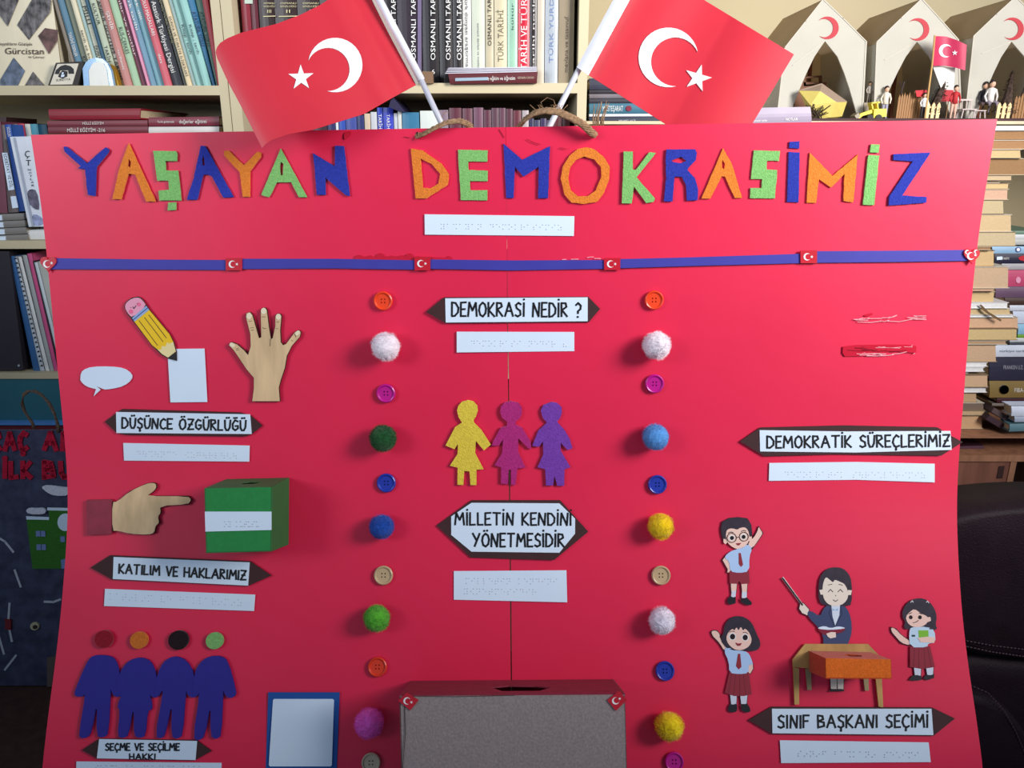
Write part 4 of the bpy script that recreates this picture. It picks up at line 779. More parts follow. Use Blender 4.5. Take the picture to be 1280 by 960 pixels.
# upper shelf, left bookcase: leaning spines
W1 = (235, 232, 225); K1 = (30, 28, 30); G1 = 'leaning books on the upper left shelf'
UL = [(66, (134, 122, 108), 'grey-brown book leaning just behind the cream cover with photographs', ()), (70.5, (84, 124, 146), 'steel blue book third from the left on the upper shelf', (('TARİHİ ESERLER', .62, .80, 0, 4, W1),)),
 (80, (128, 134, 112), 'olive grey book behind the small framed plaque', (('KÜLTÜR', .8, .93, 0, 4, K1),)), (88, (226, 216, 184), 'cream book left of the pale teal spine', (('tarih ve kültür', .6, .9, 0, 3, K1),)),
 (94.5, (158, 186, 184), 'narrow pale teal book between two cream spines', ()), (99.5, (226, 222, 196), 'cream book marked with dark capitals', (('MİLLÎ', .42, .56, 0, 5, K1), ('DÜŞÜNCE', .72, .88, 0, 4, K1))),
 (106, (40, 84, 108), 'narrow navy teal book leaning behind the oval plaque', ()), (110, (186, 196, 170), 'pale green book above the oval plaque', (('KÜLTÜR', .4, .56, 0, 4, K1), ('TARİH', .72, .84, 0, 4, K1))),
 (120, (222, 216, 196), 'white book with bold black spine title', (('İSTANBUL GÖZTEPE TARİHİ', .3, .98, 0, 4.5, K1),)), (125, (196, 134, 126), 'dusty pink book right of the white one', (('ŞEHİR', .46, .6, 0, 4, W1), ('tarihimiz', .75, .9, 0, 3, W1))),
 (135, (164, 196, 160), 'soft green book right of the dusty pink one', (('RUS-ÇERKES', .58, .78, 0, 5, (70, 80, 70)),)), (145.6, (118, 40, 70), 'maroon book with pale title', (('anılar ve notlar', .3, .8, 0, 3.6, (226, 200, 200)),)),
 (153.2, (226, 150, 178), 'thin pink spine beside the maroon one', ()), (156.8, (112, 150, 172), 'blue-grey book left of the teal one', (('Türk tarihi', .3, .6, 0, 3.6, W1),)),
 (165, (120, 168, 180), 'teal blue book left of the rose one', (('Türk dili', .3, .52, 0, 3.6, W1),)), (174.8, (208, 98, 110), 'rose book with white spine title', (('ANADOLU MASALLARI', .25, .64, 0, 4.5, W1), ('ders', .78, .85, 0, 4, W1))),
 (184.4, (40, 42, 48), 'black book with bold white title in the leaning row', (('Hangi Atatürk Türkiyesi Dergisi', .25, .92, 0, 6, W1),)), (198, (88, 92, 82), 'dark olive book right of the black one', (('GENEL TÜRK TARİHİ', .35, .7, 0, 3, (170, 160, 120)),)),
 (203, (226, 206, 166), 'narrow tan book with tiny dark print', (('DÜNYA VE TÜRKİYE İLİŞKİLERİ', .5, .95, 0, 3, K1),)), (209.5, (150, 174, 172), 'grey-teal book right of the tan one', ()),
 (214.3, (150, 196, 188), 'first of two pale turquoise books', (('Kitap : tarih', .56, .78, 0, 3.4, (60, 70, 80)),)), (224, (152, 202, 194), 'second of two pale turquoise books', (('Kitap : tarih', .56, .78, 0, 3.4, (60, 70, 80)),)),
 (233.5, (32, 108, 150), 'blue book titled ATATÜRK YOLU', (('ATATÜRK YOLU', .46, .72, 0, 5.5, (16, 50, 90)),)), (243, (62, 106, 88), 'dark green book titled ATATÜRK', (('ATATÜRK YOLU', .46, .72, 0, 4.5, (24, 50, 50)),)), (252.6, (178, 28, 44), 'red book against the bookcase side', ())]
UL.append((260,))
for i in range(len(UL)-1):
    x0, x1 = UL[i][0], UL[i+1][0]; x1 -= .25
    sh = 30 if i < 23 else 30-(i-22)*5.5
    sh2 = sh if i < 22 else 30-(i-21)*4.5
    y0 = -62 if i < 24 else -62
    k = 62/105
    Q = [(x0+sh, 103.6), (x1+sh2, 103.6), (x1-sh2*k, y0), (x0-sh*k, y0)]
    o = book(S0, Q, .15, UL[i][1], UL[i][2], G1, UL[i][3], z=-.02-.004*(i % 3), base=ZL)
# facing book with photographs
S1 = VP(YS+.034)
gb = book(S1, [(-8, 103.4), (78.5, 103.4), (60, -45), (-30, -45)], .03, (226, 214, 184), 'cream book facing out with diamond photographs, titled Gürcistan', None, z=.012, coverth=.002, base=ZL)
INK = mat((92, 88, 88), .6, 1.0, 110, stretch=(1, 1, .6)); INKB = mat((86, 98, 118), .6, .6, 70); INKR = mat((96, 66, 62), .6, .8, 60)
f = lambda P: cr(0, 0, 4, P)
for P, mm in (([(-60, -10), (95, -5), (38, 132), (-50, 10)], INK), ([(170, -20), (255, 0), (250, 60), (145, 200), (85, 125)], INK), ([(190, 180), (225, 140), (290, 150), (288, 200), (245, 270)], INKR), ([(68, 288), (125, 355), (85, 438), (0, 442), (0, 400)], INKB), ([(165, 358), (228, 435), (228, 443), (115, 443)], INK)):
    prism(S1, f(P), .0146, .0149, mm, 'printed_photo', gb)
type_(S1, 'Gürcistan', f([(24, 270)])[0], f([(218, 272)])[0], 8.2, .0150, mat((70, 40, 36)), 'title', gb); type_(S1, 'Seyyahların Gözüyle', f([(-10, 226)])[0], f([(160, 228)])[0], 4, .0150, mat((70, 40, 36)), 'title', gb); type_(S1, 've Çevresi', f([(140, 290)])[0], f([(220, 292)])[0], 3.4, .0150, mat((70, 40, 36)), 'title', gb)
# framed plaque and oval plaque on the shelf edge
SF = VP(YS+.008)
pq = prism(SF, cr(60, 0, 8.35, [(0, 892), (82, 655), (345, 640), (375, 660), (310, 892)]), -.014, .002, mat((52, 46, 42), .6), 'plaque'); tag(pq, 'small dark framed plaque leaning on the shelf with a half-round emblem', 'plaque')
g = lambda P: cr(60, 0, 8.35, P)
pc_ = prism(SF, g([(22, 884), (98, 668), (318, 662), (252, 880)]), .002, .003, mat((222, 214, 196), .6), 'white_panel', pq)
prism(SF, g([(68, 772), (85, 730), (130, 690), (180, 675), (235, 690), (268, 720), (272, 770), (215, 770), (210, 735), (130, 735), (110, 775)]), .003, .0034, BLACK, 'emblem', pc_)
prism(SF, g([(120, 765), (150, 735), (205, 745), (200, 800), (150, 822), (105, 800)]), .003, .0033, BLACK, 'emblem', pc_); prism(SF, g([(145, 755), (165, 755), (160, 775), (142, 775)]), .0033, .0036, WHITE, 'emblem', pc_)
prism(SF, g([(135, 782), (172, 778), (168, 800), (138, 806)]), .0033, .0036, WHITE, 'emblem', pc_)
type_(SF, 'SUREYYA', g([(85, 850)])[0], g([(235, 838)])[0], 3, .0034, BLACK, 'lettering', pc_)
AR = [(104.8, 107), (103.2, 86), (107, 78), (113, 73.5), (120, 72), (128, 73.5), (134, 79), (138.5, 88), (142.2, 107)]
ov = prism(SF, AR, -.002, .006, mat((140, 186, 226), .15, coat=.5), 'arched_plaque'); tag(ov, 'pale blue and white arched glass plaque on the shelf', 'plaque')
ARI = [(112, 107), (111, 88), (116, 79), (123, 76.5), (129, 79), (133, 86), (136, 107)]
prism(SF, ARI, .006, .0075, mat((226, 226, 216), .3), 'white_panel', ov)
gd = prism(SF, [(137, 107), (137, 84), (134, 79), (139, 81), (144, 90), (148.5, 107)], -.018, -.004, mat((196, 150, 50), .3, metal=.4), 'gold_stand'); tag(gd, 'gold plaque edge showing behind the arched glass plaque', 'plaque')
# second compartment, left
G2 = 'books on the second left shelf'
SB = VP(YS+.01)
book(SB, [(-12, 266), (9.5, 266.5), (1, 152), (-22, 152)], .16, (112, 58, 74), 'maroon spine at the far left edge of the second shelf', G2)
o = book(SB, [(10.5, 266), (23.5, 265), (5.5, 156), (1.5, 156)], .16, (104, 92, 92), 'grey spine with white library labels', G2)
prism(SB, [(2.5, 191), (9, 191), (17.8, 237), (10.5, 238)], -.0105, -.0088, WHITE, 'label_sticker', o); prism(SB, [(13, 245.5), (19.5, 245), (22.6, 259.5), (15.5, 260.5)], -.0105, -.0088, WHITE, 'label_sticker', o)
type_(SB, 'EDEBİYAT VE DİL', (4.2, 193), (12.5, 235), 4, -.0086, BLACK, 'title', o)
book(SB, [(24, 264.5), (31.5, 264), (13.4, 155.5), (5.8, 155.5)], .16, (38, 84, 166), 'royal blue leaning spine beside the white book', G2, (('SÖZLER', .03, .14, 0, 4, W1),), base=None)
for x0, x1, y, c, lab in ((14, 21.5, 155, (150, 140, 132), 'grey book top behind the white book'), (22, 30, 154.5, (200, 70, 90), 'pink red book top behind the white book'), (30.8, 37.5, 155, (222, 226, 214), 'white and green book top behind the white book'), (38, 46.8, 155, (96, 180, 200), 'cyan book top beside the board corner'), (47.2, 58, 155.5, (34, 98, 124), 'teal book top next to the dark red stack')):
    book(VP(YS+.05), [(x0+22, 296), (x1+22, 296), (x1, y), (x0, y)], .13, c, lab, G2, z=-.01, base=zB)
wb = book(SB, [(36, 283.5), (84, 282.5), (62, 170), (12.2, 171)], .03, (224, 230, 240), 'white book with grey landscape cover and black title, leaning on the left shelf', G2, z=.004)
prism(SB, [(17, 172), (19, 172), (42.5, 283), (40.5, 283)], .0058, .0064, mat((170, 178, 194)), 'hinge_groove', wb)
type_(SB, 'Ç', (31, 196.5), (37, 196.5), 8.5, .0066, BLACK, 'title', wb); type_(SB, 'T', (32.4, 207), (38.5, 207), 7.4, .0066, BLACK, 'title', wb)
for k in range(6): type_(SB, 'NOTLAR'[k], (35+k*.9, 213.5+k*3.9), (38.4+k*.9, 213.5+k*3.9), 2.6, .0066, mat((60, 60, 70)), 'title', wb)
prism(SB, smooth_pts([(34, 240), (38, 236), (46, 238), (50, 262), (44, 262), (36, 254)]), .006, .0066, mat((96, 92, 112), .6, .6, 80), 'printed_photo', wb); prism(SB, smooth_pts([(40, 268), (47, 268), (56, 276), (52, 282), (42, 282)]), .006, .0066, mat((150, 160, 196), .6, .5, 80), 'printed_photo', wb)
for k in range(4):
    y1 = 304-k*8.8; x1 = 35-k*1.4
    book(VP(YS+.01), [(-10-k, y1-1), (x1, y1-3.2), (x1-.6, y1-11.2), (-11-k, y1-9.2)], .17, (128, 124, 120), 'grey paperback in the flat pile under the leaning spines, '+['lowest', 'second from bottom', 'third from bottom', 'topmost'][k], 'grey pile on the second left shelf', kind='h', z=-.004)
    prism(VP(YS+.01), [(-4-k, y1-2), (7-k*1.6, y1-2.2), (6.4-k*1.6, y1-8.6), (-5-k, y1-8.4)], -.0035, -.001, WHITE, 'label_sticker', bpy.data.objects[[o for o in WL if o.startswith('book')][-1]])
book(VP(YS+.008), [(37.5, 300.5), (82, 300), (80, 285.5), (34, 287.5)], .15, (228, 230, 230), 'white book lying under the white landscape book', G2, kind='h', base=zB)
book(VP(YS+.06), [(-40, 301), (8, 301), (8, 146.5), (-40, 146.5)], .1, (56, 30, 36), 'tall dark maroon volume at the back left of the second shelf', G2, base=zB)
G3 = 'dark red volumes stacked flat behind the board top'
hs = [(59, 60.5, 185, 157.8, 167), (58.5, 60, 185, 150.6, 157.4)]
book(SB, [(60.5, 167), (185, 166), (185, 157.6), (60, 158.3)], .2, (116, 44, 56), 'dark red volume titled MİLLİ EĞİTİM 216', G3, (('MİLLİ EĞİTİM -216', .19, .57, .3, 4.4, W1),), kind='h')
book(SB, [(59.5, 157.8), (184.5, 157), (184.5, 150.2), (59, 151)], .2, (124, 54, 64), 'dark red volume titled MİLLİ EĞİTİM directly under the red box', G3, (('MİLLİ EĞİTİM', .35, .56, 0, 3, W1),), kind='h')
book(SB, [(62.5, 149.8), (175, 149.2), (176, 135.5), (60.5, 136.6)], .22, (138, 26, 42), 'bright dark-red thick volume on top of the stack', G3, kind='h', coverth=.003)
book(SB, [(186, 157.8), (274, 157), (274, 145.6), (186, 146.8)], .2, (124, 44, 60), 'dark red volume titled değerler eğitimi', G3, (('Tarihi gelişimiyle', .12, .36, 0, 2.6, W1), ('değerler eğitimi', .43, .82, 0, 4.6, W1)), kind='h')
book(SB, [(186, 167), (274, 166.2), (274, 158), (186, 158.6)], .2, (216, 210, 206), 'pale volume lying under the değerler eğitimi volume', G3, kind='h')
for x0, x1, lab in ((62, 183, 'plain brown storage box under the dark red volumes, hidden by the board'), (187, 274, 'plain brown storage box under the pale volume, hidden by the board')):
    tag(bx(mat((130, 104, 80), .8), SB.p(x0, 200).x, SB.p(x1, 200).x, YS+.01, YS+.24, zB+.0005, SB.p(100, 167.6).z, 'storage_box', None), lab, 'box')
# third compartment, left
bd_ = Mesh(); P = VP(YS+.006)
bi = prism(P, [(-30, 314), (11, 314), (29.5, 462.5), (-30, 464)], -.20, -.002, mat((46, 42, 50), .5), 'binder'); tag(bi, 'black upright binder at the left end of the third shelf', 'binder')
prism(P, ell(23.3, 457, 1.4), -.002, -.0005, mat((210, 210, 210), .2, metal=.8), 'rivet', bi)
G4 = 'slim books and notebooks on the third shelf'
T3 = [(12, 18, 41, 49, 320, (48, 96, 150), 'blue notebook cover leaning beside the black binder'), (18.3, 21, 49.3, 55, 321, (190, 200, 210), 'spiral notebook with white coils'), (22.5, 26.5, 56, 61, 321, (224, 226, 224), 'white slim book right of the spiral notebook'), (28, 33.4, 61.6, 66.6, 319, (168, 172, 172), 'grey slim book left of the pink one'), (34, 39.5, 67, 71.8, 317, (206, 84, 136), 'pink slim book on the third shelf'), (40, 42.6, 72.2, 75, 326, (50, 34, 44), 'dark slim book right of the pink one'), (43, 47, 75.2, 79, 328, (210, 220, 224), 'pale slim book nearest the board edge')]
for a, b, c, d, y, col, lab in T3:
    o = book(P, [(c, 459), (d-.2, 459), (b, y), (a, y)], .18, col, lab, G4, z=-.008, coverth=.0012, base=zC)
    if 'spiral' in lab:
        for k in range(24):
            t = k/23; x = 19.6+t*32.5; yy = 323+t*134; prism(P, ell(x, yy, 1.5, 1.0, 6), -.0075, -.004, FWH, 'coil', o)
# middle bookcase upper shelf
G5 = 'upright books on the upper middle shelf'
S5 = VP(YS+.02)
def up(x0, x1, rgb, lab, titles=(), yb=103.5, yt=-62, S=S5, grp=G5, dx=0, z=-.005, rough=.4, dep=.17, pages=PG, base=None):
    k = (x0+x1)/2; cv = lambda x, y: 640+(x-640)*(1+(60-y)*.00022) + (60-y)*dx
    return book(S, [(cv(x0, yb), yb), (cv(x1-.3, yb), yb), (cv(x1-.3, yt), yt), (cv(x0, yt), yt)], dep, rgb, lab, grp, titles, z=z, rough=rough, pages=pages, base=zA+.001 if base is None else base)
GOLD = (196, 170, 110)
o = up(305, 316.5, (132, 34, 50), 'dark red spine with a pale label beside the post')
prism(S5, [(305.5, -4), (315.5, -4), (315.8, 4.5), (305.8, 4.5)], -.003, -.0015, mat((190, 206, 190)), 'label_sticker', o)
up(317, 326, (92, 26, 40), 'maroon spine right of the labelled dark red one')
for i, (a, b) in enumerate(((327, 346), (346.5, 374), (374.5, 402), (402.5, 430), (430.5, 455), (455.5, 478))):
    o = up(a, b, (46, 26, 26), 'dark brown dictionary volume with gold bands, '+['first', 'second', 'third', 'fourth', 'fifth', 'sixth'][i]+' from the left')
    if i < 4:
        c = (a+b)/2; wd = (b-a)*.36
        for s, y, h_ in (('OSMANLI', 5, 2.2), ('SÖZLÜĞÜ', 9, 2.2), (['III', 'II', 'I', 'IV'][i], 16, 4.2)):
            ww = wd if len(s) > 3 else wd*.12*len(s)
            type_(S5, s, (c-ww, y), (c+ww, y), h_, -.0005, mat((216, 206, 160)), 'gold_lettering', o)
        prism(S5, [(a+2, 20), (b-2, 19.5), (b-2, 20.6), (a+2, 21.1)], -.0035, -.0008, mat((216, 206, 160)), 'gold_band', o)
BV = [(478.5, 497, 492, ''), (497.5, 528, 517, ''), (528.5, 549, 541.5, '6'), (549.5, 566, 560.5, ''), (566.5, 578.5, 574.3, '')]
for i, (a, b, tx, num) in enumerate(BV):
    o = up(a, b, (28, 22, 26) if i != 1 else (44, 32, 44), 'black history volume titled OSMANLI TARİHİ, '+['first', 'second', 'third (number 6)', 'fourth', 'fifth'][i]+' from the left')
    type_(S5, 'OSMANLI TARİHİ', (tx+2.6, 75), (tx+2.6, -22), 6, .0006, mat((236, 236, 232), .4), 'title', o)
    if num: type_(S5, num, (539.6, 92.5), (543.6, 92.5), 6, .0006, mat((236, 236, 232), .4), 'title', o)
    if i == 1: prism(S5, [(522, -60), (527, -60), (526.6, 103), (522, 103)], -.0048, -.002, mat((110, 98, 130)), 'spine_edge', o)
RB = [(579, 589.5, (218, 216, 208), 'white spine with speckled print next to the black volumes', (('türk dünyası araştırmaları', .35, .95, 0, 4, (90, 90, 100)),)), (590, 606.5, (196, 202, 184), 'pale grey-green book with faint small title', (('osmanlı devleti ve medeniyeti', .55, .95, 0, 2.5, (90, 100, 110)),)),
 (607, 617.5, (186, 176, 148), 'taupe book titled OSMANLI TARİH LÜGATI', (('OSMANLI TARİH LÜGATI', .72, .1, 0, 4.6, K1),)), (618, 634, (202, 192, 160), 'beige book titled TÜRK TARİHİ', (('TÜRK TARİHİ', .84, .45, 0, 7, (110, 104, 84)),)), (634.5, 647, (150, 190, 166), 'silvery green book with small title', (('kültür tarihi', .6, .2, 0, 3, (60, 90, 90)),)),
 (647.5, 662, (196, 36, 58), 'red book titled TÜRK in white', (('TÜRK', .55, .3, 0, 8, (232, 200, 200)), ('TARİH VE', .9, .57, 0, 8, W1))), (662.5, 671, (40, 32, 34), 'narrow black book between red and grey spines', (('tarihi notlar', .9, .3, 0, 3, (220, 215, 210)),)), (671.5, 680.5, (196, 186, 168), 'narrow beige grey book', ()),
 (681, 697.5, (168, 176, 184), 'silver book beside the taupe one', (('TÜRK YURDU', .85, .3, 0, 5, (110, 130, 170)),)), (698, 717.5, (150, 136, 112), 'taupe thick book at the right end of the shelf', (('mevlana ve tasavvuf', .92, .5, 0, 5, (84, 74, 60)),))]
for a, b, c, lab, t in RB: up(a, b, c, lab, t, rough=.28 if 'silv' in lab or 'red' in lab else .45)
S6 = VP(YS-.0)
book(VP(YS+.002), [(562.5, 104.8), (671, 103.8), (672, 89.5), (560, 91.2)], .015, (92, 36, 42), 'dark brown book lying flat in front of the upright row', None, (('ve eğitim ve öğretim', .42, .75, .4, 5, W1), ('KENAN OKAN', .78, .96, .2, 3, (190, 170, 150))), kind='h', z=.012)
prism(VP(YS+.002), [(569, 97.6), (610, 96.4), (610, 100.2), (569, 101.4)], .0138, .0146, mat((150, 170, 186)), 'printed_stripe', bpy.data.objects[[o for o in WL if o.startswith('book')][-1]])
M = Mesh()
for k in range(4): prism(VP(YS+.002), [(557+k*1.5, 91-k*2.1), (600, 90.2-k*1.9), (671, 88.6-k*1.7), (671, 89.7-k*1.7), (600, 91.4-k*1.9), (556+k, 92.0-k*2.1)], -.001, .013, None, '', M=M)
tag(M.build('paper_bundle', mat((206, 204, 216), .5)), 'loose white papers lying on the flat dark brown book', 'papers')
bxo = prism(VP(YS+.002), [(527.5, 104.3), (541.5, 104.3), (541, 89.5), (527.5, 89)], .001, .012, mat((126, 98, 74), .8), 'small_box'); tag(bxo, 'small brown cardboard box at the foot of the black volumes', 'box')
# middle bookcase second shelf
G6 = 'books on the second middle shelf'
LM = [(330, 342, 146, (70, 60, 70)), (342.5, 356, 148, (60, 50, 90)), (356.5, 370, 146, (120, 110, 96)), (370.5, 384, 148, (46, 56, 96)), (384.5, 404, 147, (60, 40, 50)), (404.5, 414.5, 150, (40, 44, 96)), (415, 418.5, 152, (216, 220, 224)), (419, 427.5, 149, (44, 78, 170)), (428, 442, 146, (62, 76, 150)), (442.5, 451.5, 144, (40, 48, 104)), (452, 459.5, 142, (206, 186, 160)), (460, 468, 140, (196, 198, 204)), (468.5, 475.5, 134.5, (40, 62, 176)), (476, 489, 134.5, (44, 60, 184)), (489.5, 494, 141.5, (190, 196, 206)), (494.5, 499.5, 139.5, (206, 208, 204)), (500, 522, 140.5, (52, 116, 152)), (523, 546, 138.5, (214, 222, 216)), (546.5, 559, 137.5, (128, 108, 124)),
 (560, 576, 135, (92, 42, 58)), (577, 590, 135.5, (96, 52, 66)), (591, 603.5, 134.5, (110, 70, 92)), (604, 613.5, 137.5, (90, 44, 62)), (614, 623.5, 135, (88, 56, 70)), (624, 632, 135, (96, 58, 76)), (632.5, 641, 136, (84, 44, 60)), (641.5, 652, 138, (98, 40, 52)), (653, 661.5, 138, (170, 160, 164)), (662, 668, 148, (44, 44, 78)), (668.5, 676, 150, (60, 60, 90)), (676.5, 684, 148, (52, 40, 80)), (684.5, 692, 150, (84, 64, 96)), (692.5, 704, 146, (100, 44, 50)), (704.5, 714, 141, (84, 40, 44))]
def cname(c):
    r, g, b = c; s = max(c)-min(c)
    if s < 24: return 'white' if r > 195 else 'grey' if r > 100 else 'dark'
    if b == max(c): return 'dark blue' if b < 120 else 'blue'
    if r == max(c) and b > g: return 'maroon'
    return 'brown' if r < 140 else 'cream'
ORD = ['first', 'second', 'third', 'fourth', 'fifth', 'sixth', 'seventh', 'eighth', 'ninth', 'tenth', 'eleventh', 'twelfth', 'thirteenth', 'fourteenth', 'fifteenth', 'sixteenth', 'seventeenth', 'eighteenth', 'nineteenth', 'twentieth']
for i, (a, b, y, c) in enumerate(LM):
    where = ('%s from left in the low row under the left flag' % ORD[i]) if i < 18 else ('%s from left in the low row between the twine loops' % ORD[i-18])
    t = (('TARİH', .05, .16, 0, 4, W1),) if i in (12, 13) else ()
    up(a, b, c, cname(c)+' book, '+where, t, yb=299.5, yt=y, S=VP(YS+.03), grp=G6, z=-.01, base=zB)
ob = VP(YS+.05)
o = prism(ob, [(486, 134), (488, 126), (492, 122), (506, 139.5), (500, 139.8)], -.12, .03, mat((36, 30, 66), .5), 'book'); tag(o, 'dark blue book lying slanted on top of the blue spines', 'book', G6)

# =================================================================== right side: tents, diorama, stacks
YR = 1.52
ztop = zrow(150.5, YR)
xrt0 = xr1+.003
tb = empty('display_shelf', (xrt0, YR, 0), 'cream topped shelf unit on the right carrying the model tents', 'shelf')
bx(CREAM, xrt0, 1.6, YR, YR+.36, zrow(155.2, YR), ztop-.0012, 'top_board', tb); bx(CREAM, 1.58, 1.6, YR+.01, YR+.36, 0, zrow(155.2, YR), 'side_panel', tb); bx(CREAM, xrt0, xrt0+.018, YR+.01, YR+.36, 0, zrow(155.2, YR), 'side_panel', tb)
base = bx(mat((62, 32, 34), .7, .2, 20), xcol(1015, 150, YR), 1.5, YR+.004, YR+.34, ztop-.001, ztop+.004, 'diorama_base', None); tag(base, 'dark brown base board under the tent diorama', 'board')
zt = ztop+.004
G7 = 'dark books stacked flat left of the right flag'
for i, (y0, y1, c, lab, t) in enumerate(((146.3, 156, (36, 42, 60), 'lowest navy book', (('MEHMET AKİF', .35, .55, 0, 2.6, (170, 176, 190)),)), (142.6, 146, (206, 212, 220), 'thin pale book', ()), (129.5, 142.3, (58, 106, 126), 'teal book titled MÜSTEŞARAT', (('MÜSTEŞARAT', .16, .40, 0, 7, (210, 214, 214)),)), (123.5, 129.2, (52, 50, 60), 'charcoal book', ()), (117.6, 123.2, (112, 106, 112), 'grey book', ()), (112.5, 117.3, (40, 38, 46), 'black book', ()), (98, 112.2, (54, 56, 74), 'dark slate book on top', ()))):
    o = book(VP(YR-.0), [(736.5+i*.1, y1-(.3 if i else -.2)), (842, y1-.8), (842, y0-.6), (736.5, y0)], .18, c, lab+' of the stack beside the middle bookcase', G7, t, kind='h', z=-.01)
    if i == 2: prism(VP(YR), ell(786, 135.5, 3.6, 3.4), -.0095, -.0068, mat((120, 20, 50)), 'emblem', o)
book(VP(YR-.0), [(930, 155.6), (1014.5, 153), (1013, 133.5), (930, 135)], .14, (160, 148, 168), 'lilac grey book lying in front of the first tent', None, (('osmanlı tarihi', .12, .34, 6, 2.6, W1), ('NOTLAR', .62, .8, 5, 3.6, W1)), kind='h', z=.0)
TENT = mat((204, 202, 190), .8, .05, 12, .15); TENTR = mat((206, 184, 150), .8, .06, 12); TRIM = mat((190, 184, 170), .8); RC = mat((170, 24, 40), .6)
for m_ in (TENT, TENTR):     # canvas lets daylight through
    nt = m_.node_tree; pb_ = nt.nodes['Principled BSDF']; tr_ = nt.nodes.new('ShaderNodeBsdfTranslucent'); mx = nt.nodes.new('ShaderNodeMixShader'); mx.inputs[0].default_value = .3 if m_ is TENT else .55
    tr_.inputs[0].default_value = (.85, .76, .62, 1); nt.links.new(pb_.outputs[0], mx.inputs[1]); nt.links.new(tr_.outputs[0], mx.inputs[2]); nt.links.new(mx.outputs[0], nt.nodes['Material Output'].inputs[0])
POLE = wood((120, 62, 36))
g = lambda P: cr(960, 0, 4, P)
SK_ = VP(YR+.05)
def tent(dx, lab, peak, le, lb, re, rb, ap, ol, orr, cr_c):
    S = SK_
    outer = [peak, ((peak[0]*.5+le[0]*.5)+8, (peak[1]+le[1])/2-18+8), le, lb, ol]+[(ap[0]+(ol[0]-ap[0])*t**.78, ap[1]+(ol[1]-ap[1])*t) for t in (.8, .6, .4, .2)]+[ap]+[(ap[0]+(orr[0]-ap[0])*t**.6, ap[1]+(orr[1]-ap[1])*t) for t in (.2, .4, .6, .8)]+[orr, rb, re, ((peak[0]+re[0])/2-8, (peak[1]+re[1])/2-10)]
    ft = prism(S, g(outer), -.002, .002, TENT, 'front_wall', None)
    z0 = zt; base_z = zt
    c0 = S.p(*g([lb])[0]); e = empty('model_tent', (S.p(*g([ap])[0]).x, YR+.05, zt), lab, 'tent', 'model relief tents')
    ft.parent = e; ft.location = WL[ft.name]-WL[e.name]
    P = {k: S.p(*g([v])[0]) for k, v in (('pk', peak), ('le', le), ('re', re))}
    lbp = S.p(*g([lb])[0]); rbp = S.p(*g([rb])[0]); lbp.z = zt; rbp.z = zt
    dy = Vector((0, .22, 0)); th = Vector((0, 0, -.002))
    mids = [P['pk'], S.p(*g([outer[1]])[0]), P['le']]
    def strip_(pts, m, nm):
        v = []; 
        for q in pts: v += [q, q+dy, q+dy+Vector((0, 0, -.003)), q+Vector((0, 0, -.003))]
        fs = []
        for i in range(len(pts)-1):
            for k in range(4): fs.append((i*4+k, i*4+(k+1) % 4, (i+1)*4+(k+1) % 4, (i+1)*4+k))
        fs += [(0, 1, 2, 3), tuple((len(pts)-1)*4+k for k in (3, 2, 1, 0))]
        mk(nm, v, fs, m, e)
    strip_(mids, TENTR, 'roof_left'); strip_([P['pk'], S.p(*g([outer[-1]])[0]), P['re']], TENTR, 'roof_right')
    def wall(a, b, nm):
        v = [a, a+dy, b+dy, b]+[q+Vector((.002, 0, 0)) for q in (a, a+dy, b+dy, b)]
        mk(nm, v, [(0, 1, 2, 3), (7, 6, 5, 4), (0, 4, 5, 1), (1, 5, 6, 2), (2, 6, 7, 3), (3, 7, 4, 0)], TENT, e)
    wall(P['le'], lbp, 'side_wall'); wall(P['re'], rbp, 'side_wall')
    bk = [q+dy for q in (P['pk'], P['le'], lbp, rbp, P['re'])]
    mk('back_wall', bk+[q+Vector((0, .002, 0)) for q in bk], [(0, 1, 2, 3, 4), (9, 8, 7, 6, 5)]+[(i, (i+1) % 5, (i+1) % 5+5, i+5) for i in range(5)], TENTR, e)
    o = prism(S, [(960+x/4, y/4) for x, y in crescent(cr_c[0], cr_c[1], 57, -17, 1, 46, 16)], .002, .003, RC, 'crescent', e)
    M = Mesh(); a = S.p(*g([ap])[0])+Vector((.012, .10, .02)); b = Vector((a.x+.004, a.y, zt)); M.tube([b, a], .004, 8); M.build('pole', POLE, e)
    lines(S, [g([peak, outer[1], le, (lb[0], lb[1])]), g([peak, outer[-1], re, rb]), g([(ap[0]-3, ap[1]+2), (le[0]+40, le[1]+88)])], 1.2, .003, TRIM, 'seam_piping', e, th=.0008)
tent(0, 'white model tent with a red crescent, leftmost of three', (277, -4), (85, 238), (45, 596), (490, 205), (470, 596), (285, 205), (100, 596), (450, 596), (297, 139))
tent(0, 'white model tent with a red crescent, behind the tiny flagpole', (770, -6), (545, 210), (530, 596), (950, 195), (965, 596), (745, 208), (545, 596), (915, 596), (750, 147))
tent(0, 'white model tent with a red crescent, at the right frame edge', (1240, -16), (1030, 180), (985, 596), (1450, 190), (1460, 596), (1218, 208), (1035, 596), (1395, 596), (1223, 144))
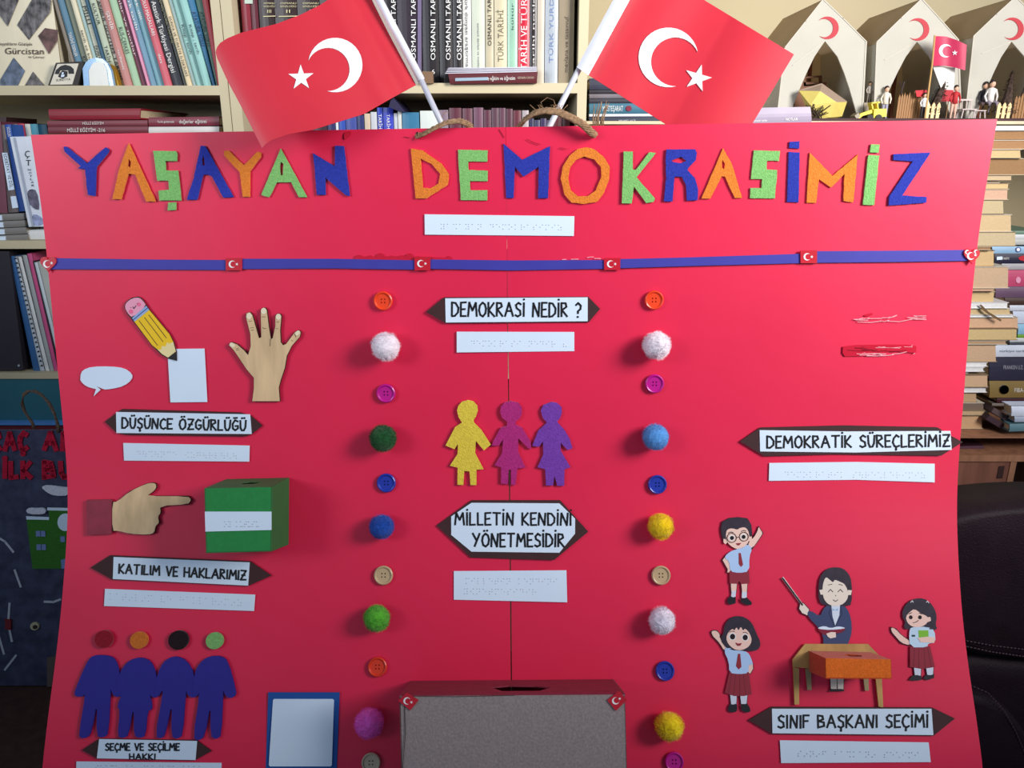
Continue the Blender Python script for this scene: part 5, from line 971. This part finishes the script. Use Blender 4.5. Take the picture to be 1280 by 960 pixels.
# little things of the diorama
SD = VP(YR+.03)
def st(px, Y, dz=0): q = VP(Y).p(px, 140); return Vector((q.x, Y, zt+dz))
g = lambda P: cr(950, 90, 9.846, P)
def gv(x, y, z): q = g([(x, y)])[0]; return SD.p(q[0], q[1], z)
V = [gv(480, 230, 0), gv(740, 235, .022), gv(945, 372, .024), gv(865, 560, .018), gv(700, 580, .014), gv(620, 410, .022), gv(1070, 370, -.006), gv(1010, 545, -.006), gv(760, 148, -.02), gv(560, 420, .004), gv(900, 590, -.01)]
yb = mk('paper_house', V, [(0, 1, 5, 9), (1, 2, 3, 4, 5), (2, 6, 7, 3), (9, 5, 4), (9, 4, 10), (3, 7, 10), (4, 3, 10)], mat((204, 186, 98), .7)); tag(yb, 'small yellow paper house tipped over in front of the first tent', 'model')
mk('brown_roof', [V[0], V[8], V[6], V[2], V[1]]+[q+Vector((0, 0, .0015)) for q in (V[0], V[8], V[6], V[2], V[1])], [(0, 1, 2, 3, 4), (9, 8, 7, 6, 5)]+[(i, (i+1) % 5, (i+1) % 5+5, i+5) for i in range(5)], mat((150, 128, 110), .8), yb)
def digger():
    Y = YR+.015; S = VP(Y); e = empty('toy_digger', S.p(1097, 150), 'tiny yellow toy loader left of the brown fence', 'toy')
    YL = mat((226, 204, 20), .4); h = lambda P: cr(1060, 80, 10.667, P)
    prism(S, h([(350, 600), (515, 595), (515, 700), (340, 720)]), -.02, 0, YL, 'body', e)
    for P in ([(310, 520), (325, 515), (345, 610), (330, 610)], [(385, 510), (400, 510), (410, 600), (395, 600)], [(310, 512), (430, 500), (430, 518), (312, 530)]): prism(S, h(P), -.018, -.002, YL, 'cab_post', e)
    prism(S, h([(340, 600), (170, 660), (120, 720), (150, 730), (200, 690), (345, 650)]), -.012, -.004, YL, 'arm', e)
    prism(S, h([(90, 690), (140, 650), (165, 700), (120, 740)]), -.02, .002, mat((150, 140, 120), .5), 'bucket', e)
    for x in (415, 300): q = h([(x, 712)])[0]; prism(S, ell(q[0], q[1], 3.8), -.022, .003, mat((40, 36, 36)), 'wheel', e)
digger()
def figure(px, hpx, Y, top, leg, lab, hair=(40, 28, 24), sit=False, dz=0, cat='figurine'):
    b = st(px, Y, dz); h_ = hpx/FPX*1.62
    e = empty('figurine', b, lab, cat, 'tiny people of the diorama')
    M = Mesh(); s = -1
    for s in (-1, 1):
        if sit: M.tube([b+Vector((s*.1*h_, -.18*h_, 0)), b+Vector((s*.1*h_, -.2*h_, .28*h_)), b+Vector((s*.07*h_, .02*h_, .32*h_))], [.035*h_, .045*h_, .06*h_], 6)
        else: M.tube([b+Vector((s*.07*h_, -.05*h_, .01*h_)), b+Vector((s*.07*h_, 0, .04*h_)), b+Vector((s*.06*h_, 0, .26*h_)), b+Vector((s*.05*h_, 0, .5*h_))], [.03*h_, .035*h_, .045*h_, .06*h_], 6)
    M.build('legs', mat(leg, .7), e, smooth=True)
    M = Mesh(); z0 = .3 if sit else .46
    M.tube([b+Vector((0, 0, z0*h_)), b+Vector((0, 0, (z0+.18)*h_)), b+Vector((0, 0, (z0+.34)*h_)), b+Vector((0, 0, (z0+.38)*h_))], [.10*h_, .085*h_, .11*h_, .04*h_], 8)
    for s in (-1, 1): M.tube([b+Vector((s*.11*h_, 0, (z0+.33)*h_)), b+Vector((s*.16*h_, -.02*h_, (z0+.16)*h_)), b+Vector((s*.13*h_, -.08*h_, (z0+.02)*h_))], [.035*h_, .03*h_, .025*h_], 6)
    M.build('torso', mat(top, .7), e, smooth=True)
    M = Mesh(); M.ball(b+Vector((0, 0, (z0+.47)*h_)), .075*h_, 6, (1, 1, 1.2)); M.build('head', mat((214, 168, 140), .6), e, smooth=True)
    M = Mesh(); M.ball(b+Vector((0, .015*h_, (z0+.50)*h_)), .08*h_, 6, (1, 1, 1.1)); M.build('hair', mat(hair, .8), e, smooth=True)
figure(1105, 34, YR+.04, (226, 216, 200), (150, 150, 170), 'tiny figure in a white top behind the toy loader')
figure(1153.5, 26, YR+.012, (230, 228, 226), (40, 34, 40), 'tiny figure in white shirt at the flagpole')
figure(1191, 34, YR+.02, (176, 40, 44), (212, 170, 150), 'tiny woman in a red dress')
figure(1227, 40, YR+.045, (40, 36, 44), (90, 70, 70), 'tiny seated figure in dark top', sit=True, dz=.008)
figure(1235, 42, YR+.035, (226, 220, 214), (130, 120, 130), 'tiny seated figure in a white blouse', sit=True, dz=.008)
figure(1083.5, 22, YR+.06, (190, 180, 170), (120, 110, 100), 'tiny pale figure between the first two tents', dz=.03)
bx_ = bx(mat((150, 138, 120), .8), st(1083, YR+.06).x-.016, st(1083, YR+.06).x+.014, YR+.05, YR+.075, zt, zt+.03, 'stone_block', None); tag(bx_, 'small beige block carrying the pale figure', 'model')
def fence(px0, px1, h0, h1, Y, n, m, lab, pick=False, rails=True):
    a = st(px0, Y); b = st(px1, Y); e = empty('picket_fence', a, lab, 'fence', None); w_ = (b.x-a.x)/n
    for k in range(n):
        x = a.x+w_*k; H = (h0+(h1-h0)*k/max(1, n-1))/FPX*1.6*(1 if pick else R_.uniform(.93, 1.03)); ww = w_*(.62 if pick else .82)
        v = [(x, Y, zt), (x+ww, Y, zt), (x+ww, Y, zt+H*.85), (x+ww/2, Y, zt+H), (x, Y, zt+H*.85)]
        mk('slat', v+[(q[0], q[1]+.0018, q[2]) for q in v], [(0, 1, 2, 3, 4), (9, 8, 7, 6, 5)]+[(i, (i+1) % 5, (i+1) % 5+5, i+5) for i in range(5)], m, e)
    if rails:
        for r in (.25, .65): H = min(h0, h1)/FPX*1.6*r; M = Mesh(); M.box(a.x, b.x-w_*.2, Y+.0018, Y+.0032, zt+H, zt+H+.003); M.build('rail', m, e)
FB = wood((150, 108, 66)); FC = wood((224, 196, 144)); FD = wood((112, 68, 44))
fence(1121, 1151, 27, 31, YR+.028, 10, FB, 'brown stake fence in front of the second tent')
fence(1157.5, 1177, 17, 17, YR+.010, 3, FC, 'cream picket fence below the leaning tree', True)
fence(1246, 1265.5, 17, 17, YR+.010, 3, FC, 'cream picket fence below the straight tree', True)
fence(1266, 1310, 26, 32, YR+.028, 12, FB, 'brown stake fence at the right frame edge')
fence(1195, 1219, 30, 31, YR+.07, 8, FD, 'dark brown fence behind the tiny chairs')
fence(1084, 1102, 26, 28, YR+.065, 6, FD, 'dark brown fence between the first two tents')
def tree(px, hpx, Y, lean, lab):
    b = st(px, Y); H = hpx/FPX*1.6; M = Mesh(); rr = random.Random(px); e = empty('model_tree', b, lab, 'tree', 'model fir trees')
    M.tube([b, b+Vector((lean*H*.2, 0, H*.3))], .003, 6); M.build('trunk', mat((80, 54, 36)), e)
    M = Mesh()
    for k in range(420):
        t = rr.random()**1.2; a = rr.random()*6.283; r = (1-t)*H*.27*rr.uniform(.5, 1.05); z = .12+t*.86
        c = b+Vector((lean*H*t+math.cos(a)*r, math.sin(a)*r*.7, H*z)); d = Vector((math.cos(a), math.sin(a), -.25)).normalized()*.0035; s = Vector((-math.sin(a), math.cos(a), .3))*.0018
        M.add([c-s, c+s, c+d], [(0, 1, 2)])
    M.tube([b+Vector((0, 0, H*.1)), b+Vector((lean*H*.97, 0, H))], [H*.14, .0006], 7)
    M.build('needles', mat((66, 46, 36), .8, .5, 200), e)
tree(1165, 50, YR+.022, .25, 'dark brown model fir leaning right behind the flagpole'); tree(1256, 52, YR+.022, .02, 'dark brown straight model fir behind the right picket fence')
SP = VP(YR+.008)
e = empty('mini_flagpole', SP.p(1155.5, 149), 'wooden stick flagpole with a small dark pink flag', 'flag')
M = Mesh(); M.tube([Vector((SP.p(1156, 149).x, YR+.008, zt)), SP.p(1165.5, 78), SP.p(1168.5, 44)], .0016, 7); M.build('pole', wood((190, 150, 90)), e)
SQ = Sheet(lambda x, y: SP.p(x, y).y/FW.y*0+((SP.p(x, y)-CAM).dot(FW))+.004*math.sin((x-1168)/8))
patch(SQ, [(1166.5, 82.5), (1168.5, 45)], [(1206.5, 88), (1208.5, 56)], [(1168.5, 45), (1182, 45.5), (1196, 50), (1208.5, 56)], [(1166.5, 82.5), (1180, 82), (1194, 84.5), (1206.5, 88)], 16, 6, mat((178, 30, 74), .5), 'flag_sheet', e)
prism(SQ, crescent(1182, 63.5, 8.3, 2.6, .6, 6.6, 14), .0004, .001, FWH, 'crescent', e); prism(SQ, star(1193.5, 66, 3.6), .0004, .001, FWH, 'star', e)
SP2 = VP(YR+.02)
o = prism(SP2, [(1166, 83), (1194, 84.5), (1192, 112.5), (1177, 112)], 0, .001, mat((216, 214, 206)), 'paper_banner'); tag(o, 'white paper hanging below the small flag', 'banner')
bot_ = prism(SP2, [(1177, 112), (1192, 112.5), (1191, 127), (1175, 126.5)], 0, .001, mat((170, 26, 40)), 'red_lower_half', o)
o = prism(VP(YR+.018), [(1144.5, 113), (1158.5, 112.5), (1158.5, 120.5), (1146, 121)], 0, .001, mat((190, 30, 44)), 'paper_banner'); tag(o, 'small red paper left of the flagpole', 'banner')
M = Mesh(); pq_ = VP(YR+.018).p(1151, 121); M.tube([Vector((pq_.x, YR+.0185, zt)), pq_], .0006, 5); M.build('stick', FB, o)
M = Mesh(); pq_ = SP2.p(1186, 127); M.tube([Vector((pq_.x, YR+.021, zt)), pq_+Vector((0, .001, .002))], .0008, 5); M.build('stick', FB, bpy.data.objects['paper_banner'])
def mini_chair(px, Y, h_, lab, back=True):
    b = st(px, Y); m_ = mat((196, 180, 176), .6); e = empty('toy_chair', b, lab, 'chair', 'tiny white chairs'); s = h_/FPX*1.6
    for x, y in ((-.4, -.3), (.4, -.3), (-.4, .3), (.4, .3)): M = Mesh(); M.tube([b+Vector((x*s*1.1, y*s*1.1, 0)), b+Vector((x*s*.9, y*s*.9, s*.55))], .0012, 5); M.build('leg', m_, e)
    bx(m_, b.x-.45*s, b.x+.45*s, b.y-.35*s, b.y+.35*s, b.z+.52*s, b.z+.58*s, 'seat', e)
    if back:
        for k in (-.4, -.13, .13, .4): M = Mesh(); M.tube([b+Vector((k*s, .33*s, .56*s)), b+Vector((k*s*1.1, .42*s, 1.15*s))], .0010, 5); M.build('back_slat', m_, e)
        bx(m_, b.x-.46*s, b.x+.46*s, b.y+.38*s, b.y+.46*s, b.z+1.1*s, b.z+1.2*s, 'top_rail', e)
mini_chair(1208, YR+.03, 18, 'tiny white chair right of the woman in red'); mini_chair(1222, YR+.018, 15, 'tiny white stool in front of the seated figures', False)
for px, hp, ln, lab in ((1121.5, 40, .05, 'dark forked twig standing behind the brown stake fence'), (1268, 48, .16, 'dark leaning stick beside the straight model fir')):
    b = st(px, YR+.033); H = hp/FPX*1.6; M = Mesh(); M.tube([b, b+Vector((ln*H, 0, H*.8)), b+Vector((ln*H*1.6, 0, H))], .0017, 6)
    if 'forked' in lab: M.tube([b+Vector((ln*H, 0, H*.8)), b+Vector((-.06*H, 0, H))], .0012, 5)
    tag(M.build('twig', mat((46, 30, 28))), lab, 'twig')
fr_ = Mesh(); SFm = VP(YR+.12)
pf = prism(SFm, cr(950, 90, 9.846, [(530, 60), (760, 40), (770, 160), (540, 175)]), -.004, .002, wood((120, 76, 50)), 'picture_frame', None, [cr(950, 90, 9.846, [(560, 80), (735, 65), (740, 145), (565, 155)])]); tag(pf, 'small brown frame standing inside the first tent', 'frame')
M = Mesh(); q_ = SFm.p(1014, 106); M.box(q_.x-.03, q_.x+.03, YR+.118, YR+.124, zt, q_.z+.005); M.build('stand', wood((120, 76, 50)), pf)
for px, c, lab in ((1021, (60, 48, 30), 'little dry twig clump in front of the yellow paper house'),):
    b = st(px, YR+.006); M = Mesh()
    for k in range(26): M.tube([b+Vector((R_.uniform(-.012, .012), R_.uniform(-.003, .004), 0)), b+Vector((R_.uniform(-.03, .03), R_.uniform(-.004, .006), R_.uniform(.008, .026)))], .0009, 4)
    tag(M.build('twig_clump', mat(c)), lab, 'twig')
# ---- pale stack of books with page edges to the front
YK = 1.46
SKK = VP(YK)
ROWS = [(157.5, 163.3, 1296, 'W'), (164, 175, 1292, (150, 112, 74)), (175.4, 187, 1290, (160, 120, 82)), (187.4, 198, 1277.5, 0), (198.4, 219, 1291, (146, 112, 76)), (219.3, 226, 1266, 0), (226.3, 229, 1250, (110, 84, 60)), (229.3, 236.5, 1262, 0), (236.8, 250, 1261, 0), (250.3, 268, 1256, 0), (268.3, 290, 1265.5, 0), (290.3, 308, 1271, 0), (308.3, 313, 1240, (150, 116, 84)), (313.3, 333.5, 1244, 0), (333.8, 360.5, 1262, 0), (361, 364.4, 1244, 0), (364.8, 378, 1244, 0), (378.3, 385.8, 1261, 'W'), (386, 393.8, 1264, 0), (394, 397, 1268, 'W'), (397.3, 410.6, 1274, 0), (411, 425.6, 1272.5, 0), (426, 431, 1259, (170, 140, 108)), (431.3, 452.8, 1246.5, 0), (453.2, 458.6, 1235, 'W'), (459.4, 465, 1231, 'W'), (465.6, 468.6, 1212, 'W'), (469, 484.4, 1236, 0), (484.8, 491, 1234, 'W'), (491.3, 503.5, 1222, (186, 154, 118)), (504, 513, 1231, (120, 100, 88)), (513.4, 519.6, 1238, 0), (520, 536.5, 1229, 0)]
PNAMES = {0: 'tan-edged'}
n_ = len(ROWS)
for i, (a, b, xr, c) in enumerate(ROWS):
    pg = PGW if c == 'W' else (mat(tuple(min(255, int(q*1.03)) for q in c), .85, .12, 200, stretch=(1, 1, 8)) if c else mat((R_.randint(196, 210), R_.randint(166, 180), R_.randint(126, 142)), .85, .1, 200, stretch=(1, 1, 8)))
    sk = R_.uniform(-1.2, 1.2); cov = (226, 226, 226) if c == 'W' else ((196, 180, 150), (120, 96, 74), (210, 200, 180), (150, 128, 100))[i % 4]
    kind_ = 'white-edged' if c == 'W' else 'dark tan-edged' if c else 'tan-edged'
    thick = 'thick' if b-a > 16 else 'thin' if b-a < 8 else 'medium'
    dd = R_.uniform(-.006, .006)
    book(VP(YK+dd), [(1130, b), (xr+sk*.3, b-.3), (xr-sk*.3, a-.3), (1130, a)], .15, cov, '%s %s book, %s from the top of the pale pile beside the board' % (thick, kind_, (ORD+['twenty-first', 'twenty-second', 'twenty-third', 'twenty-fourth', 'twenty-fifth', 'twenty-sixth', 'twenty-seventh', 'twenty-eighth', 'twenty-ninth', 'thirtieth', 'thirty-first', 'thirty-second', 'thirty-third', 'thirty-fourth'])[i]), 'pile of old books with page edges to the front', kind='h', pages=pg, fore=True, coverth=.0009, z=0)
o = prism(SKK, [(1224.5, 381), (1227, 381), (1236, 390), (1252, 399.5), (1251, 402), (1236, 393.5), (1229, 388)], .0065, .0075, mat((110, 84, 50)), 'bookmark_ribbon'); tag(o, 'brown bookmark ribbon hanging across the pale pile', 'ribbon')
# second pile further right
YL = 1.54; SL2 = VP(YL); G8 = 'second pile of books at the right frame edge'
R2 = [(288.5, 292.8, 1262, (110, 140, 120), 'green thin book on top', ()), (293, 298.8, 1268, (214, 218, 220), 'upper white thin book', ()), (299, 306, 1268, (190, 192, 188), 'grey-white thin book', ()), (308, 316.8, 1240, (150, 186, 216), 'light blue patterned book', ()), (317, 329, 1243, (40, 40, 62), 'navy book with a small white label', (('TÜRKİYE', .22, .42, 0, 2.6, W1),)), (329.5, 337, 1252, (170, 168, 172), 'grey book under the navy one', ()), (337.5, 358, 1250, (190, 72, 110), 'pink covered book', ()), (358.3, 372, 1244, (104, 78, 102), 'purple-grey book', ()), (372.3, 381, 1256, (70, 48, 40), 'dark brown book', ()), (381.5, 388.5, 1262, (212, 218, 230), 'white book with pale blue edge', ()), (389, 404.5, 1266, (206, 216, 234), 'thick white book with blue lettering', ()), (405, 418, 1272, (146, 196, 226), 'light blue book', ()), (418.3, 422, 1272, (120, 170, 50), 'thin green book', ()), (422.3, 427.5, 1262, (210, 214, 216), 'thin white book', ()), (428, 431, 1262, (70, 78, 88), 'thin dark slate book', ()), (431.3, 446, 1244, (216, 222, 236), 'white book with faint grey title', (('türkiye tarihi', .12, .9, 0, 3, (110, 120, 140)),)), (446.5, 475.5, 1236, (46, 44, 66), 'thick dark navy book with pale title', (('FRANKEN U.Z.', .42, .98, -2, 5, (170, 168, 180)),)), (476, 497, 1236.5, (142, 118, 66), 'gold book with a white ring emblem', (('FIBA-', .72, 1.0, 1, 5.5, W1),)), (497.5, 503.6, 1246, (66, 26, 34), 'dark maroon thin book under the gold one', ()), (504, 507.5, 1240, (130, 120, 112), 'thin taupe book', ())]
for a, b, xl_, c, lab, t in R2:
    o = book(SL2, [(xl_, b), (1310, b), (1310, a), (xl_, a)], .15, c, lab+' in the right-edge pile', G8, t and tuple((q[0], (q[1]*44)/(1310-xl_), (q[2]*44)/(1310-xl_))+q[3:] for q in t), kind='h', z=0)
    if 'ring' in lab: prism(SL2, ell(1255.5, 487, 5.8, 5.6), .002, .004, FWH, 'emblem', o); prism(SL2, ell(1255.5, 487, 4.1, 4), .004, .0046, mat((60, 54, 50)), 'emblem', o)
    if 'navy book with a small' in lab: prism(SL2, [(1246, 321), (1253, 320.6), (1253, 324.6), (1246, 325)], .0018, .0024, WHITE, 'label_sticker', o); prism(SL2, smooth_pts([(1272, 322), (1280, 319), (1290, 320), (1290, 327), (1276, 326)]), .0018, .0024, mat((190, 30, 46)), 'emblem', o)
    if 'patterned' in lab: prism(SL2, ell(1273, 312, 3.4, 3.2), .0018, .0024, mat((60, 90, 150)), 'emblem', o); prism(SL2, ell(1273, 312, 2.2, 2.1), .0024, .0028, FWH, 'emblem', o)
    if 'pink' in lab: prism(SL2, ell(1273, 350, 3, 4), .0018, .0024, mat((222, 150, 180)), 'emblem', o)
SG = VP(1.42)
for Q, c, lab in (([(1264, 520), (1310, 520), (1310, 507.5), (1264, 507.5)], (222, 228, 244), 'upper white book end at the right frame edge above the desk'), ([(1268, 527.5), (1310, 527.5), (1310, 520.4), (1268, 520.4)], (176, 188, 206), 'pale blue book end at the right frame edge'), ([(1261, 539.5), (1310, 538), (1310, 528), (1262, 530)], (100, 136, 146), 'teal book lying on the brown desk at the right frame edge')):
    book(SG, Q, .03, c, lab, 'low books on the brown desk', kind='h', z=0)
o = prism(VP(1.44), [(1239, 515), (1243, 509.5), (1268, 524), (1268, 531.5), (1262, 529)], -.08, 0, mat((92, 74, 74), .6), 'book'); tag(o, 'dark grey book lying askew on the brown desk', 'book', 'low books on the brown desk')
o = prism(VP(1.44), [(1232, 524), (1237, 519), (1262, 534), (1262, 540), (1256, 538.6)], -.08, 0, mat((64, 42, 52), .6), 'book'); tag(o, 'dark purple book lying askew under the dark grey one', 'book', 'low books on the brown desk')
# brown wooden desk unit
DW = wood((160, 112, 84)); DWD = wood((128, 82, 66)); YD = 1.415; SDk = VP(YD)
e = empty('wooden_cabinet', (1.1, YD, 0), 'brown wooden cabinet at right carrying the book piles', 'cabinet')
x0_ = .50; x1_ = 1.5; zt_ = zrow(537.5, YK)
z1_ = SDk.p(640, 547).z
bx(DW, x0_, x1_, YD, 1.86, z1_, zt_-.0005, 'top_board', e)
za = SDk.p(640, 569).z; zb = SDk.p(640, 577).z
bx(DW, x0_, x1_, YD, 1.86, zb, za, 'shelf_board', e); bx(DWD, x0_, x1_, 1.84, 1.86, .05, zt_-.02, 'back_panel', e)
bx(DWD, x0_, x0_+.02, YD, 1.84, 0, zt_-.02, 'side_panel', e); bx(DWD, x1_-.02, x1_, YD, 1.84, 0, zt_-.02, 'side_panel', e)
xd = SDk.p(1262, 590).x
dr = bx(DWD, x0_+.02, xd, YD+.004, YD+.022, .3, zb-.001, 'drawer_front', e)
prism(SDk, [(1249, 583), (1256, 582.6), (1253, 598), (1246, 598)], -.004, -.0025, mat((58, 32, 30)), 'handle_slot', dr)
bx(DW, xd, xd+.012, YD+.002, 1.84, .02, zb-.001, 'divider', e)
book(VP(1.45), [(1195, 566), (1229, 565.4), (1230, 557), (1195, 558)], .12, (84, 46, 62), 'dark purple book lying on the open shelf of the brown cabinet', None, kind='h', z=0)

# =================================================================== desk, second poster, chair
DK = wood((70, 42, 34)); zd = BS(0, -.61).z-.004
e = empty('desk', (-.25, .8, 0), 'dark brown desk carrying the display board', 'desk')
bx(DK, -1.25, .54, .42, 1.12, zd-.03, zd, 'desk_top', e)
for x in (-1.2, .46):
    for y in (.47, 1.04): bx(DK, x, x+.05, y, y+.05, 0, zd-.03, 'leg', e)
# second poster
t = cdir(20, 857); k = (zd+.002-CAM.z)/t.z; pb = CAM+t*k
pt_ = CAM+cdir(20, 536)*1.0; tt = cdir(20, 536); kk = (pb.y+.085)/tt.y; ptp = CAM+tt*kk
tv = (ptp-pb); tv.x = 0; Np = RT.cross(tv.normalized()); 
if Np.y > 0: Np = -Np
SPo = Plane(pb, Np)
GF = mat((66, 68, 92), .95, .3, 60, .5, .1, bscale=500, sheen=.2)
po = tag(prism(SPo, [(-240, 857), (150, 857), (150, 537), (-240, 538)], -.004, 0, GF, 'felt_poster'), 'dark grey-blue felt poster with red lettering leaning behind the board', 'poster')
RL = felt((190, 22, 56))
hand(SPo, 'RAÇ', (-9, 562), (33, 562), 21, 6, .002, RL, 'felt_lettering', po, gap=.42, th=.0018); hand(SPo, 'AN', (55, 562), (90, 562), 21, 6, .002, RL, 'felt_lettering', po, gap=.42, th=.0018)
hand(SPo, 'İLK', (5, 597), (38, 597), 19, 6, .002, RL, 'felt_lettering', po, gap=.42, th=.0018); hand(SPo, 'BU', (55, 597), (88, 597), 19, 6, .002, RL, 'felt_lettering', po, gap=.45, th=.0018)
f = lambda P: cr(0, 480, 3.69, P)
bg = prism(SPo, f([(122, 625), (225, 625), (225, 582), (320, 582), (320, 852), (150, 852)]), 0, .002, felt((58, 118, 40)), 'felt_building', po)
for P in ([(120, 610), (226, 614), (226, 627), (122, 625)], [(218, 570), (320, 572), (320, 585), (218, 583)]): prism(SPo, f(P), .002, .003, WHITE, 'roof_strip', bg)
for x, y in ((165, 678), (188, 678), (168, 740), (191, 740), (278, 703)):
    prism(SPo, f([(x, y), (x+20, y), (x+21, y+26), (x+1, y+26)]), .002, .003, mat((120, 140, 190)), 'window', bg)
prism(SPo, ell(300/3.69, 480+638/3.69, 9.5, 11), .002, .003, WHITE, 'round_sign', bg)
prism(SPo, f([(280, 812), (300, 806), (320, 806), (320, 852), (284, 852)]), .002, .003, mat((120, 140, 190)), 'window', bg)
for P in ([(118, 582), (135, 570), (165, 573), (200, 570), (214, 586), (200, 602), (130, 600)], [(188, 475), (215, 465), (290, 475), (320, 478), (320, 515), (250, 516), (215, 500)]): prism(SPo, smooth_pts(f(P)), .002, .005, mat((214, 214, 226), .95, .1, 300, .5), 'cotton_cloud', po)
h = lambda P: cr(0, 580, 2.526, P)
for P in ([(-10, 230), (15, 245), (42, 278)], [(46, 335), (65, 388)], [(30, 440), (26, 495)], [(30, 525), (37, 560)], [(50, 605), (15, 650)], [(140, 435), (168, 436), (190, 428)], [(-5, 540), (12, 600)]): lines(SPo, [h(P)], 2.6, .0012, mat((190, 190, 200)), 'road_dash', po, th=.001)
bee = prism(SPo, ell(43, 783, 5.5, 5, 14), 0, .003, mat((196, 186, 150)), 'bee_sticker', po)
prism(SPo, ell(43.5, 784, 3, 2.6, 12), .003, .004, mat((40, 36, 20)), 'bee_body', bee)
prism(SPo, h([(15, 490), (34, 492), (34, 525), (16, 522)]), 0, .003, mat((120, 20, 34)), 'red_patch', po); prism(SPo, h([(148, 612), (190, 606), (190, 702), (148, 704)]), 0, .004, mat((100, 84, 76)), 'grey_patch', po)
hp = [(43, 536), (40, 528), (31, 515), (27.5, 504), (29, 494), (35, 489), (44, 489), (54, 495), (62, 505), (68, 517), (72, 530), (73, 540)]
M = Mesh(); P_ = [SPo.p(x, y, .003) for x, y in hp]
for s in range(2): M.tube([q+Vector((math.cos(i*1.2+s*3.14), 0, math.sin(i*1.2+s*3.14)))*.0012 for i, q in enumerate(P_)], .0017, 7)
tw = M.build('twine_handle', mat((96, 76, 62), .9, .35, 300, .5), po, smooth=True)
# black leather chair
LE = mat((34, 18, 28), .6, .1, 30, .5, .22, bscale=350); YC = 1.04; SCh = VP(YC)
e = empty('leather_chair', (.80, 1.1, 0), 'black leather high-back chair with stitched seams right of the board', 'chair')
def cushion(P, z0, z1, name, rr=.02):
    # soft slab: rings inset toward the front
    cx = sum(p[0] for p in P)/len(P); cy = sum(p[1] for p in P)/len(P)
    vs = []; n = len(P)
    prof = [(1.0, z0), (1.0, z1-rr), (.985, z1-rr*.4), (.955, z1-rr*.08), (.9, z1), (.5, z1+.004), (.02, z1+.006)]
    for s, z in prof: vs += [SCh.p(cx+(x-cx), cy+(y-cy), 0)+(SCh.p(cx, cy, 0)-SCh.p(x, y, 0))*(1-s)+Vector((0, -z, 0)) for x, y in P]
    fs = [(j*n+k, j*n+(k+1) % n, (j+1)*n+(k+1) % n, (j+1)*n+k) for j in range(len(prof)-1) for k in range(n)]+[tuple(range(n)), tuple((len(prof)-1)*n+k for k in range(n))]
    return mk(name, vs, fs, LE, e, smooth=True)
cushion(smooth_pts([(1150, 800), (1150, 660), (1165, 640), (1215, 628), (1290, 622), (1440, 624), (1500, 640), (1520, 680), (1520, 830), (1300, 818)], 2), -.06, .03, 'headrest')
cushion(smooth_pts([(1150, 806), (1300, 822), (1520, 838), (1530, 1200), (1480, 1260), (1120, 1260), (1120, 1000)], 2), -.06, .022, 'backrest')
cushion(smooth_pts([(1120, 842), (1205, 846), (1240, 862), (1270, 900), (1290, 950), (1300, 1200), (1120, 1200)], 2), .0, .040, 'side_bolster')
st_ = mat((84, 60, 72), .7)
M = Mesh()
def stitch(pl, dz):
    for (xa, ya), (xb, yb_) in zip(pl, pl[1:]):
        n = max(1, int(math.hypot(xb-xa, yb_-ya)/4.2))
        for k in range(n):
            a = (xa+(xb-xa)*k/n, ya+(yb_-ya)*k/n); b = (xa+(xb-xa)*(k+.6)/n, ya+(yb_-ya)*(k+.6)/n); M.tube([SCh.p(*a, dz), SCh.p(*b, dz)], .0009, 5)
stitch([(1208, 801), (1240, 807), (1290, 813)], .032); stitch([(1208, 808), (1240, 815), (1290, 822)], .034); stitch([(1212, 856), (1235, 866), (1255, 888), (1270, 915), (1282, 945)], .042)
M.build('stitching', st_, e)['kind'] = 'stuff'
bx(LE, .62, 1.05, .72, 1.06, .40, .50, 'seat', e)
M = Mesh(); M.tube([(.83, .95, .40), (.83, .95, .06)], .03, 12); M.build('gas_column', BLACK, e)
M = Mesh()
for k in range(5): a = k*2*math.pi/5+.3; M.tube([(.83, .95, .09), (.83+.27*math.cos(a), .95+.27*math.sin(a), .03)], [.025, .03], 8)
M.build('base_star', BLACK, e)
